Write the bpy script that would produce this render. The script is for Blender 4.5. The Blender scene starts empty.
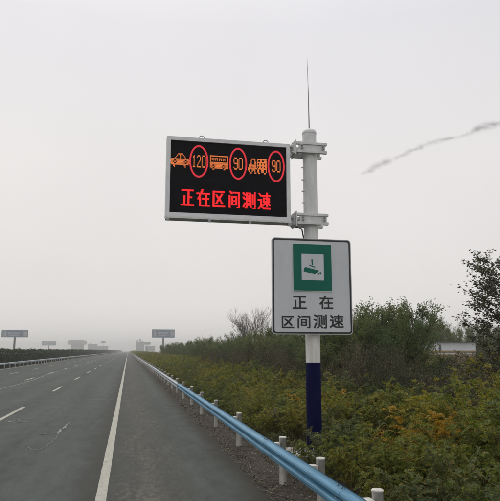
import bpy, bmesh, math, random
import numpy as np
from mathutils import Vector

random.seed(7)
RNG = np.random.default_rng(7)
R = math.radians
scene = bpy.context.scene
col = scene.collection

# ------------------------------------------------------------------ camera
CAM_H = 2.3
PITCH, YAW = R(9.509), R(11.340)
cam_d = bpy.data.cameras.new('camera')
cam_d.sensor_fit = 'HORIZONTAL'
cam_d.sensor_width = 36.0
cam_d.lens = 43.2
cam_d.clip_start = 0.05
cam_d.clip_end = 9000
cam = bpy.data.objects.new('camera', cam_d)
col.objects.link(cam)
cam.location = (0, 0, CAM_H)
cam.rotation_euler = (R(90) + PITCH, 0, -YAW)
scene.camera = cam

# ------------------------------------------------------------------ sky, sun, exposure
SUN_EL, SUN_AZ = R(52), R(-12)          # azimuth measured from +Y towards +X
SUN_POWER, SKY_STRENGTH = 0.55, 0.10
world = bpy.data.worlds.new('World')
scene.world = world
world.use_nodes = True
wn, wl = world.node_tree.nodes, world.node_tree.links
wn.clear()
w_out = wn.new('ShaderNodeOutputWorld')
w_bg = wn.new('ShaderNodeBackground')
w_bg.inputs['Strength'].default_value = SKY_STRENGTH
w_sky = wn.new('ShaderNodeTexSky')
w_sky.sky_type = 'NISHITA'
w_sky.sun_disc = False
w_sky.sun_elevation = SUN_EL
w_sky.sun_rotation = SUN_AZ
w_sky.air_density = 1.5
w_sky.dust_density = 4.0
w_tc = wn.new('ShaderNodeTexCoord')
w_sep = wn.new('ShaderNodeSeparateXYZ')
w_ramp = wn.new('ShaderNodeValToRGB')     # the overcast deck, a little brighter overhead
w_ramp.color_ramp.elements[0].position = 0.0
w_ramp.color_ramp.elements[0].color = (0.72, 0.700, 0.688, 1)
w_ramp.color_ramp.elements[1].position = 1.0
w_ramp.color_ramp.elements[1].color = (1.35, 1.35, 1.37, 1)
e = w_ramp.color_ramp.elements.new(0.12); e.color = (0.685, 0.665, 0.655, 1)
e = w_ramp.color_ramp.elements.new(0.30); e.color = (0.705, 0.682, 0.674, 1)
e = w_ramp.color_ramp.elements.new(0.50); e.color = (0.665, 0.655, 0.680, 1)
e = w_ramp.color_ramp.elements.new(0.62); e.color = (0.76, 0.75, 0.77, 1)
w_noise = wn.new('ShaderNodeTexNoise')
w_noise.inputs['Scale'].default_value = 2.6
w_noise.inputs['Detail'].default_value = 5
w_mr = wn.new('ShaderNodeMapRange')
w_mr.inputs['To Min'].default_value = 9.25
w_mr.inputs['To Max'].default_value = 10.75
w_mul = wn.new('ShaderNodeVectorMath'); w_mul.operation = 'SCALE'
w_mix = wn.new('ShaderNodeMix'); w_mix.data_type = 'RGBA'
w_mix.inputs[0].default_value = 0.97
wl.new(w_tc.outputs['Generated'], w_sep.inputs[0])
wl.new(w_sep.outputs['Z'], w_ramp.inputs['Fac'])
wl.new(w_tc.outputs['Generated'], w_noise.inputs['Vector'])
wl.new(w_noise.outputs['Fac'], w_mr.inputs['Value'])
wl.new(w_ramp.outputs['Color'], w_mul.inputs[0])
wl.new(w_mr.outputs['Result'], w_mul.inputs['Scale'])
wl.new(w_sky.outputs['Color'], w_mix.inputs[6])
wl.new(w_mul.outputs['Vector'], w_mix.inputs[7])
wl.new(w_mix.outputs[2], w_bg.inputs['Color'])
wl.new(w_bg.outputs[0], w_out.inputs['Surface'])

sun_d = bpy.data.lights.new('sun', 'SUN')
sun_d.energy = SUN_POWER
sun_d.angle = R(25)
sun_d.color = (1.0, 0.96, 0.90)
sun = bpy.data.objects.new('sun', sun_d)
col.objects.link(sun)
sd = Vector((math.sin(SUN_AZ) * math.cos(SUN_EL), math.cos(SUN_AZ) * math.cos(SUN_EL), math.sin(SUN_EL)))
sun.rotation_euler = (-sd).to_track_quat('-Z', 'Y').to_euler()

vs = scene.view_settings
vs.view_transform = 'Standard'
vs.look = 'None'
vs.exposure = 0.23
vs.gamma = 1.0
vs.use_curve_mapping = False
scene.render.engine = 'CYCLES'
scene.cycles.max_bounces = 6
scene.cycles.diffuse_bounces = 3
scene.cycles.transmission_bounces = 3
scene.cycles.volume_bounces = 3
scene.cycles.use_denoising = True

# ------------------------------------------------------------------ helpers
_th, _ps = PITCH, YAW
def at(px, py, Y):
    """the point on the plane y = Y seen at photo pixel px, py"""
    u, v = (px - 250) / 600, -(py - 250.5) / 600
    d = (u * math.cos(_ps) - v * math.sin(_ps) * math.sin(_th) + math.sin(_ps) * math.cos(_th),
         -u * math.sin(_ps) - v * math.cos(_ps) * math.sin(_th) + math.cos(_ps) * math.cos(_th),
         v * math.cos(_th) + math.sin(_th))
    t = Y / d[1]
    return (d[0] * t, CAM_H + d[2] * t)


class MB:
    """collects shapes in world coordinates; build() links them as ONE mesh object"""
    def __init__(self):
        self.v, self.f, self.n = [], [], 0
        self.smooth = []

    def add(self, verts, faces, smooth=False):
        verts = np.asarray(verts, dtype=float)
        self.v.append(verts)
        o = self.n
        self.f += [tuple(i + o for i in f) for f in faces]
        self.smooth += [smooth] * len(faces)
        self.n += len(verts)
        return self

    def box(self, x0, x1, y0, y1, z0, z1):
        v = [(x0, y0, z0), (x1, y0, z0), (x1, y1, z0), (x0, y1, z0), (x0, y0, z1), (x1, y0, z1), (x1, y1, z1), (x0, y1, z1)]
        f = [(0, 3, 2, 1), (4, 5, 6, 7), (0, 1, 5, 4), (1, 2, 6, 5), (2, 3, 7, 6), (3, 0, 4, 7)]
        return self.add(v, f)

    def prism(self, poly, y0, y1):
        """poly: (x, z) points, counter-clockwise seen from -Y; extruded from y0 (front) to y1"""
        n = len(poly)
        v = [(x, y0, z) for x, z in poly] + [(x, y1, z) for x, z in poly]
        f = [tuple(range(n)), tuple(range(2 * n - 1, n - 1, -1))]
        f += [(i, i + n, (i + 1) % n + n, (i + 1) % n) for i in range(n)]
        return self.add(v, f)

    def ring(self, outer, inner, y0, y1):
        """frame between two outlines with the same number of points"""
        n = len(outer)
        v = [(x, y0, z) for x, z in outer] + [(x, y0, z) for x, z in inner] + [(x, y1, z) for x, z in outer] + [(x, y1, z) for x, z in inner]
        f = []
        for i in range(n):
            j = (i + 1) % n
            f += [(i, j, n + j, n + i), (2 * n + j, 2 * n + i, 3 * n + i, 3 * n + j),
                  (j, i, 2 * n + i, 2 * n + j), (n + i, n + j, 3 * n + j, 3 * n + i)]
        return self.add(v, f)

    def tube(self, path, radii, n=8, caps=True):
        path = [Vector(p) for p in path]
        if not hasattr(radii, '__len__'):
            radii = [radii] * len(path)
        vs_, fs = [], []
        for i, p in enumerate(path):
            d = (path[min(i + 1, len(path) - 1)] - path[max(i - 1, 0)])
            if d.length < 1e-9:
                d = Vector((0, 0, 1))
            d.normalize()
            a = Vector((1, 0, 0)) if abs(d.x) < 0.9 else Vector((0, 1, 0))
            s = d.cross(a).normalized(); t = d.cross(s)
            for k in range(n):
                w = 2 * math.pi * k / n
                vs_.append(p + (s * math.cos(w) + t * math.sin(w)) * radii[i])
        for i in range(len(path) - 1):
            for k in range(n):
                k2 = (k + 1) % n
                fs.append((i * n + k, i * n + k2, (i + 1) * n + k2, (i + 1) * n + k))
        self.add([tuple(q) for q in vs_], fs, True)
        if caps:
            m = len(path) - 1
            o = self.n - len(vs_)
            self.f.append(tuple(o + k for k in range(n - 1, -1, -1))); self.smooth.append(False)
            self.f.append(tuple(o + m * n + k for k in range(n))); self.smooth.append(False)
        return self

    def build(self, name, mat, parent=None, bevel=0):
        me = bpy.data.meshes.new(name)
        v = np.concatenate(self.v)
        if parent is not None:
            root = parent
            while root.parent is not None:
                root = root.parent
            v = v - np.array(root.location)
        me.from_pydata(v.tolist(), [], self.f)
        me.polygons.foreach_set('use_smooth', self.smooth)
        if bevel:
            bm = bmesh.new(); bm.from_mesh(me)
            ed = [ed for ed in bm.edges if len(ed.link_faces) == 2 and ed.calc_face_angle(0) > R(50)]
            bmesh.ops.bevel(bm, geom=ed, offset=bevel, segments=2, profile=0.5, affect='EDGES')
            bm.to_mesh(me); bm.free()
        me.materials.append(mat)
        o = bpy.data.objects.new(name, me)
        col.objects.link(o)
        if parent is not None:
            o.parent = parent
        return o


def tag(o, label=None, cat=None, group=None, kind=None):
    if label: o['label'] = label
    if cat: o['category'] = cat
    if group: o['group'] = group
    if kind: o['kind'] = kind
    return o


def thing(name, label, cat, loc, group=None):
    o = bpy.data.objects.new(name, None)
    o.empty_display_size = 0.2
    col.objects.link(o)
    o.location = loc
    return tag(o, label, cat, group)


def copy_thing(o):
    c = o.copy(); col.objects.link(c)
    for ch in o.children:
        d = ch.copy(); col.objects.link(d); d.parent = c
    return c


def rrect(x0, x1, z0, z1, r, k=6):
    pts = []
    for cx, cz, a in ((x1 - r, z0 + r, -90), (x1 - r, z1 - r, 0), (x0 + r, z1 - r, 90), (x0 + r, z0 + r, 180)):
        for i in range(k + 1):
            w = R(a + 90 * i / k)
            pts.append((cx + r * math.cos(w), cz + r * math.sin(w)))
    return pts


# ------------------------------------------------------------------ materials
def new_mat(name):
    m = bpy.data.materials.new(name)
    m.use_nodes = True
    nt = m.node_tree
    b = nt.nodes['Principled BSDF']
    return m, nt.nodes, nt.links, b


def ramp(nodes, stops):
    r = nodes.new('ShaderNodeValToRGB')
    el = r.color_ramp.elements
    while len(el) < len(stops):
        el.new(0.5)
    for e_, (p, c) in zip(el, stops):
        e_.position = p
        e_.color = (*c, 1) if len(c) == 3 else c
    return r


def surf(name, c0, c1, rough=0.5, metal=0.0, scale=6.0, stretch=(1, 1, 1), bump=0.0, spec=0.4, detail=6, coord='Object', lo=0.35, hi=0.7):
    m, n, l, b = new_mat(name)
    tc = n.new('ShaderNodeTexCoord'); mp = n.new('ShaderNodeMapping')
    mp.inputs['Scale'].default_value = stretch
    nz = n.new('ShaderNodeTexNoise')
    nz.inputs['Scale'].default_value = scale; nz.inputs['Detail'].default_value = detail; nz.inputs['Roughness'].default_value = 0.65
    rp = ramp(n, [(lo, c0), (hi, c1)])
    l.new(tc.outputs[coord], mp.inputs[0]); l.new(mp.outputs[0], nz.inputs['Vector'])
    l.new(nz.outputs['Fac'], rp.inputs['Fac']); l.new(rp.outputs['Color'], b.inputs['Base Color'])
    b.inputs['Roughness'].default_value = rough
    b.inputs['Metallic'].default_value = metal
    b.inputs['Specular IOR Level'].default_value = spec
    if bump:
        bp = n.new('ShaderNodeBump'); bp.inputs['Strength'].default_value = bump; bp.inputs['Distance'].default_value = 0.02
        l.new(nz.outputs['Fac'], bp.inputs['Height']); l.new(bp.outputs[0], b.inputs['Normal'])
    return m


def glow(name, c, strength):
    m, n, l, b = new_mat(name)
    b.inputs['Base Color'].default_value = (*[x * 0.2 for x in c], 1)
    b.inputs['Emission Color'].default_value = (*c, 1)
    b.inputs['Emission Strength'].default_value = strength
    return m


def leaf_mat(name, stops, trans=0.35, rough=0.6, obj_tint=0.35):
    """leaf colour differs from leaf to leaf (random per island) and from plant to plant"""
    m, n, l, b = new_mat(name)
    geo = n.new('ShaderNodeNewGeometry'); oi = n.new('ShaderNodeObjectInfo')
    mix = n.new('ShaderNodeMath'); mix.operation = 'MULTIPLY_ADD'
    mix.inputs[1].default_value = obj_tint; mix.inputs[2].default_value = -obj_tint / 2
    ad = n.new('ShaderNodeMath'); ad.operation = 'ADD'; ad.use_clamp = True
    l.new(oi.outputs['Random'], mix.inputs[0])
    l.new(mix.outputs[0], ad.inputs[0]); l.new(geo.outputs['Random Per Island'], ad.inputs[1])
    rp = ramp(n, stops)
    l.new(ad.outputs[0], rp.inputs['Fac'])
    l.new(rp.outputs['Color'], b.inputs['Base Color'])
    b.inputs['Roughness'].default_value = rough
    b.inputs['Specular IOR Level'].default_value = 0.25
    tr = n.new('ShaderNodeBsdfTranslucent'); l.new(rp.outputs['Color'], tr.inputs['Color'])
    ms = n.new('ShaderNodeMixShader'); ms.inputs[0].default_value = trans
    out = n['Material Output']
    l.new(b.outputs[0], ms.inputs[1]); l.new(tr.outputs[0], ms.inputs[2]); l.new(ms.outputs[0], out.inputs['Surface'])
    return m


M = {}
M['galv'] = surf('galvanised_grey', (0.50, 0.51, 0.505), (0.62, 0.63, 0.615), 0.5, 0.15, 3.5, (3, 3, 0.6))
M['galv_dark'] = surf('galvanised_dark', (0.24, 0.25, 0.26), (0.33, 0.34, 0.34), 0.5, 0.2, 8)
M['pole_white'] = surf('pole_white', (0.52, 0.51, 0.46), (0.76, 0.75, 0.71), 0.5, 0, 3.5, (3, 3, 0.5))
M['navy'] = surf('navy_paint', (0.002, 0.003, 0.024), (0.005, 0.006, 0.038), 0.8, 0, 5, (3, 3, 0.6), spec=0.05)
M['alu'] = surf('aluminium_frame', (0.52, 0.53, 0.54), (0.62, 0.63, 0.64), 0.42, 0.2, 5, (1, 1, 1))
M['screen'] = surf('black_screen', (0.003, 0.0035, 0.005), (0.006, 0.0065, 0.009), 0.7, 0, 8, spec=0.08)
M['led_red'] = glow('red_light', (0.86, 0.008, 0.012), 0.95)
M['led_ring'] = glow('ring_light', (0.62, 0.014, 0.030), 0.8)
M['led_amber'] = glow('amber_light', (0.92, 0.22, 0.045), 0.66)
M['sign_face'] = surf('reflective_white', (0.46, 0.48, 0.495), (0.53, 0.55, 0.57), 0.45, 0, 2.0, (1.6, 1, 0.5), lo=0.3, hi=0.65, detail=9)
M['sign_rim'] = surf('sign_rim', (0.42, 0.43, 0.44), (0.52, 0.53, 0.54), 0.4, 0.2, 6)
M['sign_black'] = surf('black_film', (0.010, 0.011, 0.013), (0.020, 0.021, 0.024), 0.5, 0, 6)
M['green'] = surf('green_film', (0.002, 0.105, 0.072), (0.004, 0.128, 0.088), 0.55, 0, 3, spec=0.2)
M['rail_blue'] = surf('rail_blue_paint', (0.050, 0.165, 0.27), (0.115, 0.29, 0.42), 0.5, 0.0, 2.6, (5, 0.5, 5), lo=0.28, hi=0.62, spec=0.4, detail=10)
M['rail_grey'] = surf('rail_galvanised', (0.30, 0.34, 0.37), (0.44, 0.48, 0.50), 0.4, 0.2, 3.0, (3, 0.4, 3))
M['post'] = surf('post_paint', (0.42, 0.405, 0.36), (0.66, 0.645, 0.60), 0.6, 0, 7, (2, 2, 0.8), bump=0.15)
M['concrete'] = surf('concrete', (0.24, 0.225, 0.20), (0.42, 0.40, 0.365), 0.85, 0, 5, bump=0.3)
M['wood'] = surf('grey_wood', (0.07, 0.055, 0.04), (0.14, 0.115, 0.09), 0.85, 0, 8, (4, 4, 0.4))
M['bark'] = surf('bark', (0.028, 0.022, 0.016), (0.065, 0.052, 0.04), 0.9, 0, 9, (2, 2, 0.4))
M['bare_bark'] = surf('bare_bark', (0.065, 0.055, 0.047), (0.115, 0.10, 0.088), 0.9, 0, 9, (2, 2, 0.4))
M['stem'] = surf('shrub_stem', (0.055, 0.038, 0.018), (0.12, 0.085, 0.04), 0.85, 0, 9)
M['wall_white'] = surf('white_render', (0.56, 0.58, 0.60), (0.68, 0.70, 0.72), 0.8, 0, 0.8)
M['tan'] = surf('tan_band', (0.22, 0.16, 0.075), (0.32, 0.24, 0.12), 0.8, 0, 2)
M['roof'] = surf('grey_roof', (0.14, 0.145, 0.15), (0.22, 0.225, 0.23), 0.7, 0, 2)
M['far_wall'] = surf('far_wall', (0.17, 0.20, 0.225), (0.24, 0.275, 0.30), 0.8, 0, 0.1)
M['far_dark'] = surf('far_glass', (0.10, 0.12, 0.14), (0.15, 0.17, 0.19), 0.4, 0, 0.3)
M['bb_panel'] = surf('billboard_blue', (0.09, 0.145, 0.225), (0.15, 0.215, 0.30), 0.5, 0, 0.3)
M['bb_end'] = surf('billboard_grey', (0.17, 0.19, 0.22), (0.28, 0.30, 0.32), 0.5, 0, 0.6)
M['bb_mark'] = surf('billboard_pale', (0.32, 0.34, 0.36), (0.42, 0.44, 0.46), 0.5, 0, 0.5)
M['bb_green'] = surf('billboard_teal', (0.16, 0.23, 0.24), (0.23, 0.31, 0.32), 0.5, 0, 0.3)
M['steel'] = surf('dark_steel', (0.06, 0.065, 0.07), (0.11, 0.115, 0.12), 0.6, 0.2, 3)
M['paint'] = None

M['leaf_olive'] = leaf_mat('leaves_olive', [(0.0, (0.064, 0.095, 0.018)), (0.45, (0.135, 0.165, 0.027)), (0.78, (0.225, 0.225, 0.032)), (0.94, (0.31, 0.255, 0.032)), (1.0, (0.32, 0.20, 0.027))], trans=0.45, obj_tint=0.5)
M['leaf_far'] = leaf_mat('leaves_far', [(0.0, (0.055, 0.076, 0.016)), (0.6, (0.120, 0.132, 0.024)), (1.0, (0.20, 0.18, 0.028))], trans=0.42)
M['leaf_green'] = leaf_mat('leaves_grey_green', [(0.0, (0.040, 0.066, 0.025)), (0.6, (0.088, 0.120, 0.042)), (0.92, (0.15, 0.155, 0.046)), (1.0, (0.22, 0.17, 0.035))], trans=0.4, obj_tint=0.4)
M['leaf_yellow'] = leaf_mat('leaves_yellow', [(0.0, (0.09, 0.115, 0.018)), (0.45, (0.215, 0.205, 0.022)), (1.0, (0.37, 0.28, 0.022))], trans=0.45, obj_tint=0.2)
M['leaf_orange'] = leaf_mat('leaves_orange', [(0.0, (0.14, 0.12, 0.02)), (0.30, (0.32, 0.22, 0.022)), (0.75, (0.46, 0.27, 0.020)), (1.0, (0.50, 0.25, 0.02))], trans=0.42, obj_tint=0.2)
M['leaf_weed'] = leaf_mat('leaves_weed', [(0.0, (0.028, 0.036, 0.018)), (0.45, (0.058, 0.066, 0.034)), (0.75, (0.088, 0.086, 0.046)), (0.93, (0.115, 0.082, 0.052)), (1.0, (0.15, 0.125, 0.085))], trans=0.25, obj_tint=0.7)
M['leaf_tree'] = leaf_mat('leaves_dark_green', [(0.0, (0.052, 0.082, 0.032)), (0.55, (0.100, 0.140, 0.052)), (0.9, (0.150, 0.175, 0.062)), (1.0, (0.22, 0.185, 0.06))], trans=0.48, obj_tint=0.45)
M['leaf_poplar'] = leaf_mat('leaves_dusky', [(0.0, (0.026, 0.034, 0.020)), (0.6, (0.060, 0.068, 0.040)), (1.0, (0.125, 0.115, 0.055))], trans=0.35)
M['leaf_hedge'] = leaf_mat('leaves_hedge', [(0.0, (0.008, 0.019, 0.008)), (0.6, (0.020, 0.040, 0.017)), (1.0, (0.045, 0.066, 0.024))])
M['litter'] = leaf_mat('dry_leaves', [(0.0, (0.035, 0.028, 0.018)), (0.5, (0.085, 0.065, 0.042)), (0.85, (0.15, 0.115, 0.07)), (1.0, (0.30, 0.27, 0.21))], trans=0.1)
M['grass'] = leaf_mat('dry_grass', [(0.0, (0.03, 0.040, 0.014)), (0.5, (0.075, 0.075, 0.028)), (1.0, (0.15, 0.115, 0.055))], trans=0.25)


def asphalt(name, shoulder):
    m, n, l, b = new_mat(name)
    tc = n.new('ShaderNodeTexCoord')
    fine = n.new('ShaderNodeTexNoise'); fine.inputs['Scale'].default_value = 60; fine.inputs['Detail'].default_value = 6
    big = n.new('ShaderNodeTexNoise'); big.inputs['Scale'].default_value = 0.55; big.inputs['Detail'].default_value = 7; big.inputs['Roughness'].default_value = 0.6
    mp = n.new('ShaderNodeMapping'); mp.inputs['Scale'].default_value = (1.6, 0.12, 1)
    l.new(tc.outputs['Object'], mp.inputs[0]); l.new(mp.outputs[0], big.inputs['Vector'])
    l.new(tc.outputs['Object'], fine.inputs['Vector'])
    if shoulder:
        r1 = ramp(n, [(0.3, (0.042, 0.048, 0.042)), (0.7, (0.062, 0.070, 0.061))])
    else:
        r1 = ramp(n, [(0.3, (0.041, 0.047, 0.042)), (0.7, (0.062, 0.070, 0.063))])
    l.new(big.outputs['Fac'], r1.inputs['Fac'])
    r2 = ramp(n, [(0.32, (0.52, 0.52, 0.52)), (0.68, (1.48, 1.48, 1.48))])
    l.new(fine.outputs['Fac'], r2.inputs['Fac'])
    mul = n.new('ShaderNodeMix'); mul.data_type = 'RGBA'; mul.blend_type = 'MULTIPLY'; mul.inputs[0].default_value = 1
    l.new(r1.outputs['Color'], mul.inputs[6]); l.new(r2.outputs['Color'], mul.inputs[7])
    last = mul.outputs[2]
    blot = n.new('ShaderNodeTexNoise'); blot.inputs['Scale'].default_value = 2.4; blot.inputs['Detail'].default_value = 10; blot.inputs['Roughness'].default_value = 0.72
    mb2 = n.new('ShaderNodeMapping'); mb2.inputs['Scale'].default_value = (1.3, 0.35, 1)
    l.new(tc.outputs['Object'], mb2.inputs[0]); l.new(mb2.outputs[0], blot.inputs['Vector'])
    r3 = ramp(n, [(0.30, (0.70, 0.70, 0.70)), (0.48, (0.98, 0.98, 0.98)), (0.72, (1.30, 1.30, 1.28))])
    l.new(blot.outputs['Fac'], r3.inputs['Fac'])
    mu2 = n.new('ShaderNodeMix'); mu2.data_type = 'RGBA'; mu2.blend_type = 'MULTIPLY'; mu2.inputs[0].default_value = 1
    l.new(last, mu2.inputs[6]); l.new(r3.outputs['Color'], mu2.inputs[7])
    last = mu2.outputs[2]
    sep = n.new('ShaderNodeSeparateXYZ'); l.new(tc.outputs['Object'], sep.inputs[0])

    def math_(op, a, b_=None, clamp=False):
        k = n.new('ShaderNodeMath'); k.operation = op; k.use_clamp = clamp
        for i, q in enumerate((a, b_)):
            if q is None: continue
            if isinstance(q, (int, float)): k.inputs[i].default_value = q
            else: l.new(q, k.inputs[i])
        return k.outputs[0]

    def band(sock, lo, hi, soft):
        a = n.new('ShaderNodeMapRange'); a.interpolation_type = 'SMOOTHSTEP'
        a.inputs['From Min'].default_value = lo - soft; a.inputs['From Max'].default_value = lo + soft
        c = n.new('ShaderNodeMapRange'); c.interpolation_type = 'SMOOTHSTEP'
        c.inputs['From Min'].default_value = hi - soft; c.inputs['From Max'].default_value = hi + soft
        c.inputs['To Min'].default_value = 1; c.inputs['To Max'].default_value = 0
        l.new(sock, a.inputs['Value']); l.new(sock, c.inputs['Value'])
        return math_('MULTIPLY', a.outputs[0], c.outputs[0])

    def blend(fac, colr):
        nonlocal last
        k = n.new('ShaderNodeMix'); k.data_type = 'RGBA'
        l.new(fac, k.inputs[0]); l.new(last, k.inputs[6])
        if isinstance(colr, tuple): k.inputs[7].default_value = (*colr, 1)
        else: l.new(colr, k.inputs[7])
        last = k.outputs[2]

    if shoulder:
        # worn reddish-brown strip beside the edge line, broken up by pale scraped patches
        wear = n.new('ShaderNodeTexNoise'); wear.inputs['Scale'].default_value = 7.5; wear.inputs['Detail'].default_value = 9; wear.inputs['Roughness'].default_value = 0.78
        mw = n.new('ShaderNodeMapping'); mw.inputs['Scale'].default_value = (1.3, 0.55, 1)
        l.new(tc.outputs['Object'], mw.inputs[0]); l.new(mw.outputs[0], wear.inputs['Vector'])
        wob = n.new('ShaderNodeTexNoise'); wob.inputs['Scale'].default_value = 0.9; wob.inputs['Detail'].default_value = 4
        l.new(tc.outputs['Object'], wob.inputs['Vector'])
        xw = math_('ADD', sep.outputs['X'], math_('MULTIPLY', math_('SUBTRACT', wob.outputs['Fac'], 0.5), 0.9))
        blend(math_('MULTIPLY', band(xw, -0.45, 1.15, 0.3), 0.6), (0.044, 0.042, 0.037))
        sharp = ramp(n, [(0.47, (0, 0, 0)), (0.62, (1, 1, 1))]); l.new(wear.outputs['Fac'], sharp.inputs['Fac'])
        patch = n.new('ShaderNodeTexNoise'); patch.inputs['Scale'].default_value = 1.1; patch.inputs['Detail'].default_value = 6; patch.inputs['Roughness'].default_value = 0.7
        mpp = n.new('ShaderNodeMapping'); mpp.inputs['Scale'].default_value = (1.6, 0.30, 1); mpp.inputs['Location'].default_value = (3, 7, 0)
        l.new(tc.outputs['Object'], mpp.inputs[0]); l.new(mpp.outputs[0], patch.inputs['Vector'])
        pr = ramp(n, [(0.40, (0.12, 0.12, 0.12)), (0.62, (1, 1, 1))]); l.new(patch.outputs['Fac'], pr.inputs['Fac'])
        blend(math_('MULTIPLY', math_('MULTIPLY', band(xw, -0.1, 1.05, 0.22), math_('MULTIPLY', sharp.outputs['Color'], pr.outputs['Color'])), 0.95), (0.125, 0.113, 0.093))
        trod = ramp(n, [(0.40, (0, 0, 0)), (0.60, (1, 1, 1))]); l.new(wear.outputs['Fac'], trod.inputs['Fac'])
        near = n.new('ShaderNodeMapRange'); near.inputs['From Min'].default_value = 10; near.inputs['From Max'].default_value = 16
        near.inputs['To Min'].default_value = 1; near.inputs['To Max'].default_value = 0.25
        l.new(sep.outputs['Y'], near.inputs['Value'])
        blend(math_('MULTIPLY', math_('MULTIPLY', band(xw, 0.30, 0.62, 0.12), trod.outputs['Color']), math_('MULTIPLY', near.outputs[0], 0.8)), (0.115, 0.106, 0.084))
        # dirt creeping in from the verge
        blend(math_('MULTIPLY', band(xw, 1.95, 9, 0.28), 0.9), (0.030, 0.026, 0.021))
    else:
        wob = n.new('ShaderNodeTexNoise'); wob.inputs['Scale'].default_value = 1.6; wob.inputs['Detail'].default_value = 8; wob.inputs['Roughness'].default_value = 0.75
        l.new(tc.outputs['Object'], wob.inputs['Vector'])
        xw = math_('ADD', sep.outputs['X'], math_('MULTIPLY', math_('SUBTRACT', wob.outputs['Fac'], 0.5), 0.9))
        blend(math_('MULTIPLY', band(xw, -0.75, 9, 0.3), 0.8), (0.034, 0.032, 0.027))
        # wheel tracks, a little polished
        for cx in (-1.45, -3.2, -5.2, -7.0, -9.0, -10.8):
            blend(math_('MULTIPLY', band(xw, cx - 0.35, cx + 0.35, 0.3), 0.22), (0.076, 0.087, 0.076))
    l.new(last, b.inputs['Base Color'])
    b.inputs['Roughness'].default_value = 0.88
    b.inputs['Specular IOR Level'].default_value = 0.25
    bp = n.new('ShaderNodeBump'); bp.inputs['Strength'].default_value = 0.35; bp.inputs['Distance'].default_value = 0.01
    l.new(fine.outputs['Fac'], bp.inputs['Height']); l.new(bp.outputs[0], b.inputs['Normal'])
    return m


def paint_mat():
    m, n, l, b = new_mat('road_paint')
    tc = n.new('ShaderNodeTexCoord')
    nz = n.new('ShaderNodeTexNoise'); nz.inputs['Scale'].default_value = 9; nz.inputs['Detail'].default_value = 9; nz.inputs['Roughness'].default_value = 0.75
    l.new(tc.outputs['Object'], nz.inputs['Vector'])
    rp = ramp(n, [(0.30, (0.09, 0.088, 0.075)), (0.40, (0.27, 0.262, 0.215)), (0.68, (0.40, 0.39, 0.325))])
    l.new(nz.outputs['Fac'], rp.inputs['Fac']); l.new(rp.outputs['Color'], b.inputs['Base Color'])
    b.inputs['Roughness'].default_value = 0.7
    return m


M['asphalt'] = asphalt('asphalt_lanes', False)
M['shoulder'] = asphalt('asphalt_shoulder', True)
M['paint'] = paint_mat()
M['sealant'] = surf('crack_filler', (0.085, 0.092, 0.082), (0.165, 0.168, 0.15), 0.8, 0, 5, lo=0.3, hi=0.6)
M['scuff'] = surf('worn_paint', (0.10, 0.105, 0.095), (0.26, 0.255, 0.225), 0.8, 0, 14, lo=0.35, hi=0.62)
M['soil'] = surf('soil', (0.022, 0.018, 0.013), (0.065, 0.052, 0.038), 0.95, 0, 4.5, bump=0.6, detail=10)
M['field'] = surf('field', (0.035, 0.038, 0.018), (0.075, 0.070, 0.035), 0.95, 0, 0.25, bump=0.4, detail=10)

# ------------------------------------------------------------------ ground and road
GX, GN, GF = 3800, -60, 4200
g = MB()
def bumpy(x0, x1, xs, y0, y1, ys, z, amp):
    X, Y = np.linspace(x0, x1, xs), np.linspace(y0, y1, ys)
    v, f = [], []
    for j in range(ys):
        for i in range(xs):
            v.append((X[i], Y[j], z + amp * RNG.uniform(-1, 1)))
    for j in range(ys - 1):
        for i in range(xs - 1):
            a = j * xs + i
            f.append((a, a + 1, a + 1 + xs, a + xs))
    return v, f
g.add([(-GX, GN, -0.12), (GX, GN, -0.12), (GX, GF, -0.12), (-GX, GF, -0.12)], [(0, 1, 2, 3)])
tag(g.build('ground', M['field']), kind='structure')

v, f = bumpy(2.40, 16.0, 46, -4, 120, 320, -0.045, 0.03)
tag(MB().add(v, f, True).build('verge_ground', M['soil']), kind='structure')

rd = MB().box(-15.9, -0.345, GN, GF, -0.1, 0.0)
tag(rd.build('road', M['asphalt']), kind='structure')
# shoulder with a crumbled outer edge
n_e = 400
ys = np.concatenate([np.linspace(-10, 60, n_e), np.linspace(61, GF, 60)])
v, f = [], []
for i, y in enumerate(ys):
    w = 2.42 + (RNG.normal(0, 0.035) if y < 60 else 0) + 0.05 * math.sin(y * 0.9)
    v += [(-0.345, y, 0.0), (w, y, 0.0), (w + 0.05, y, -0.09), (-0.345, y, -0.09)]
    if i:
        a = 4 * (i - 1); b_ = 4 * i
        f += [(a, a + 1, b_ + 1, b_), (a + 1, a + 2, b_ + 2, b_ + 1)]
tag(MB().add(v, f).build('road_shoulder', M['shoulder']), kind='structure')
v = [(-18.6, GN, -0.05), (-15.9, GN, -0.05), (-15.9, GF, -0.05), (-18.6, GF, -0.05)]
tag(MB().add(v, [(0, 1, 2, 3)]).build('median_strip', M['soil']), kind='structure')
tag(MB().box(-34, -18.6, GN, GF, -0.1, 0.0).build('opposite_road', M['asphalt']), kind='structure')

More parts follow.
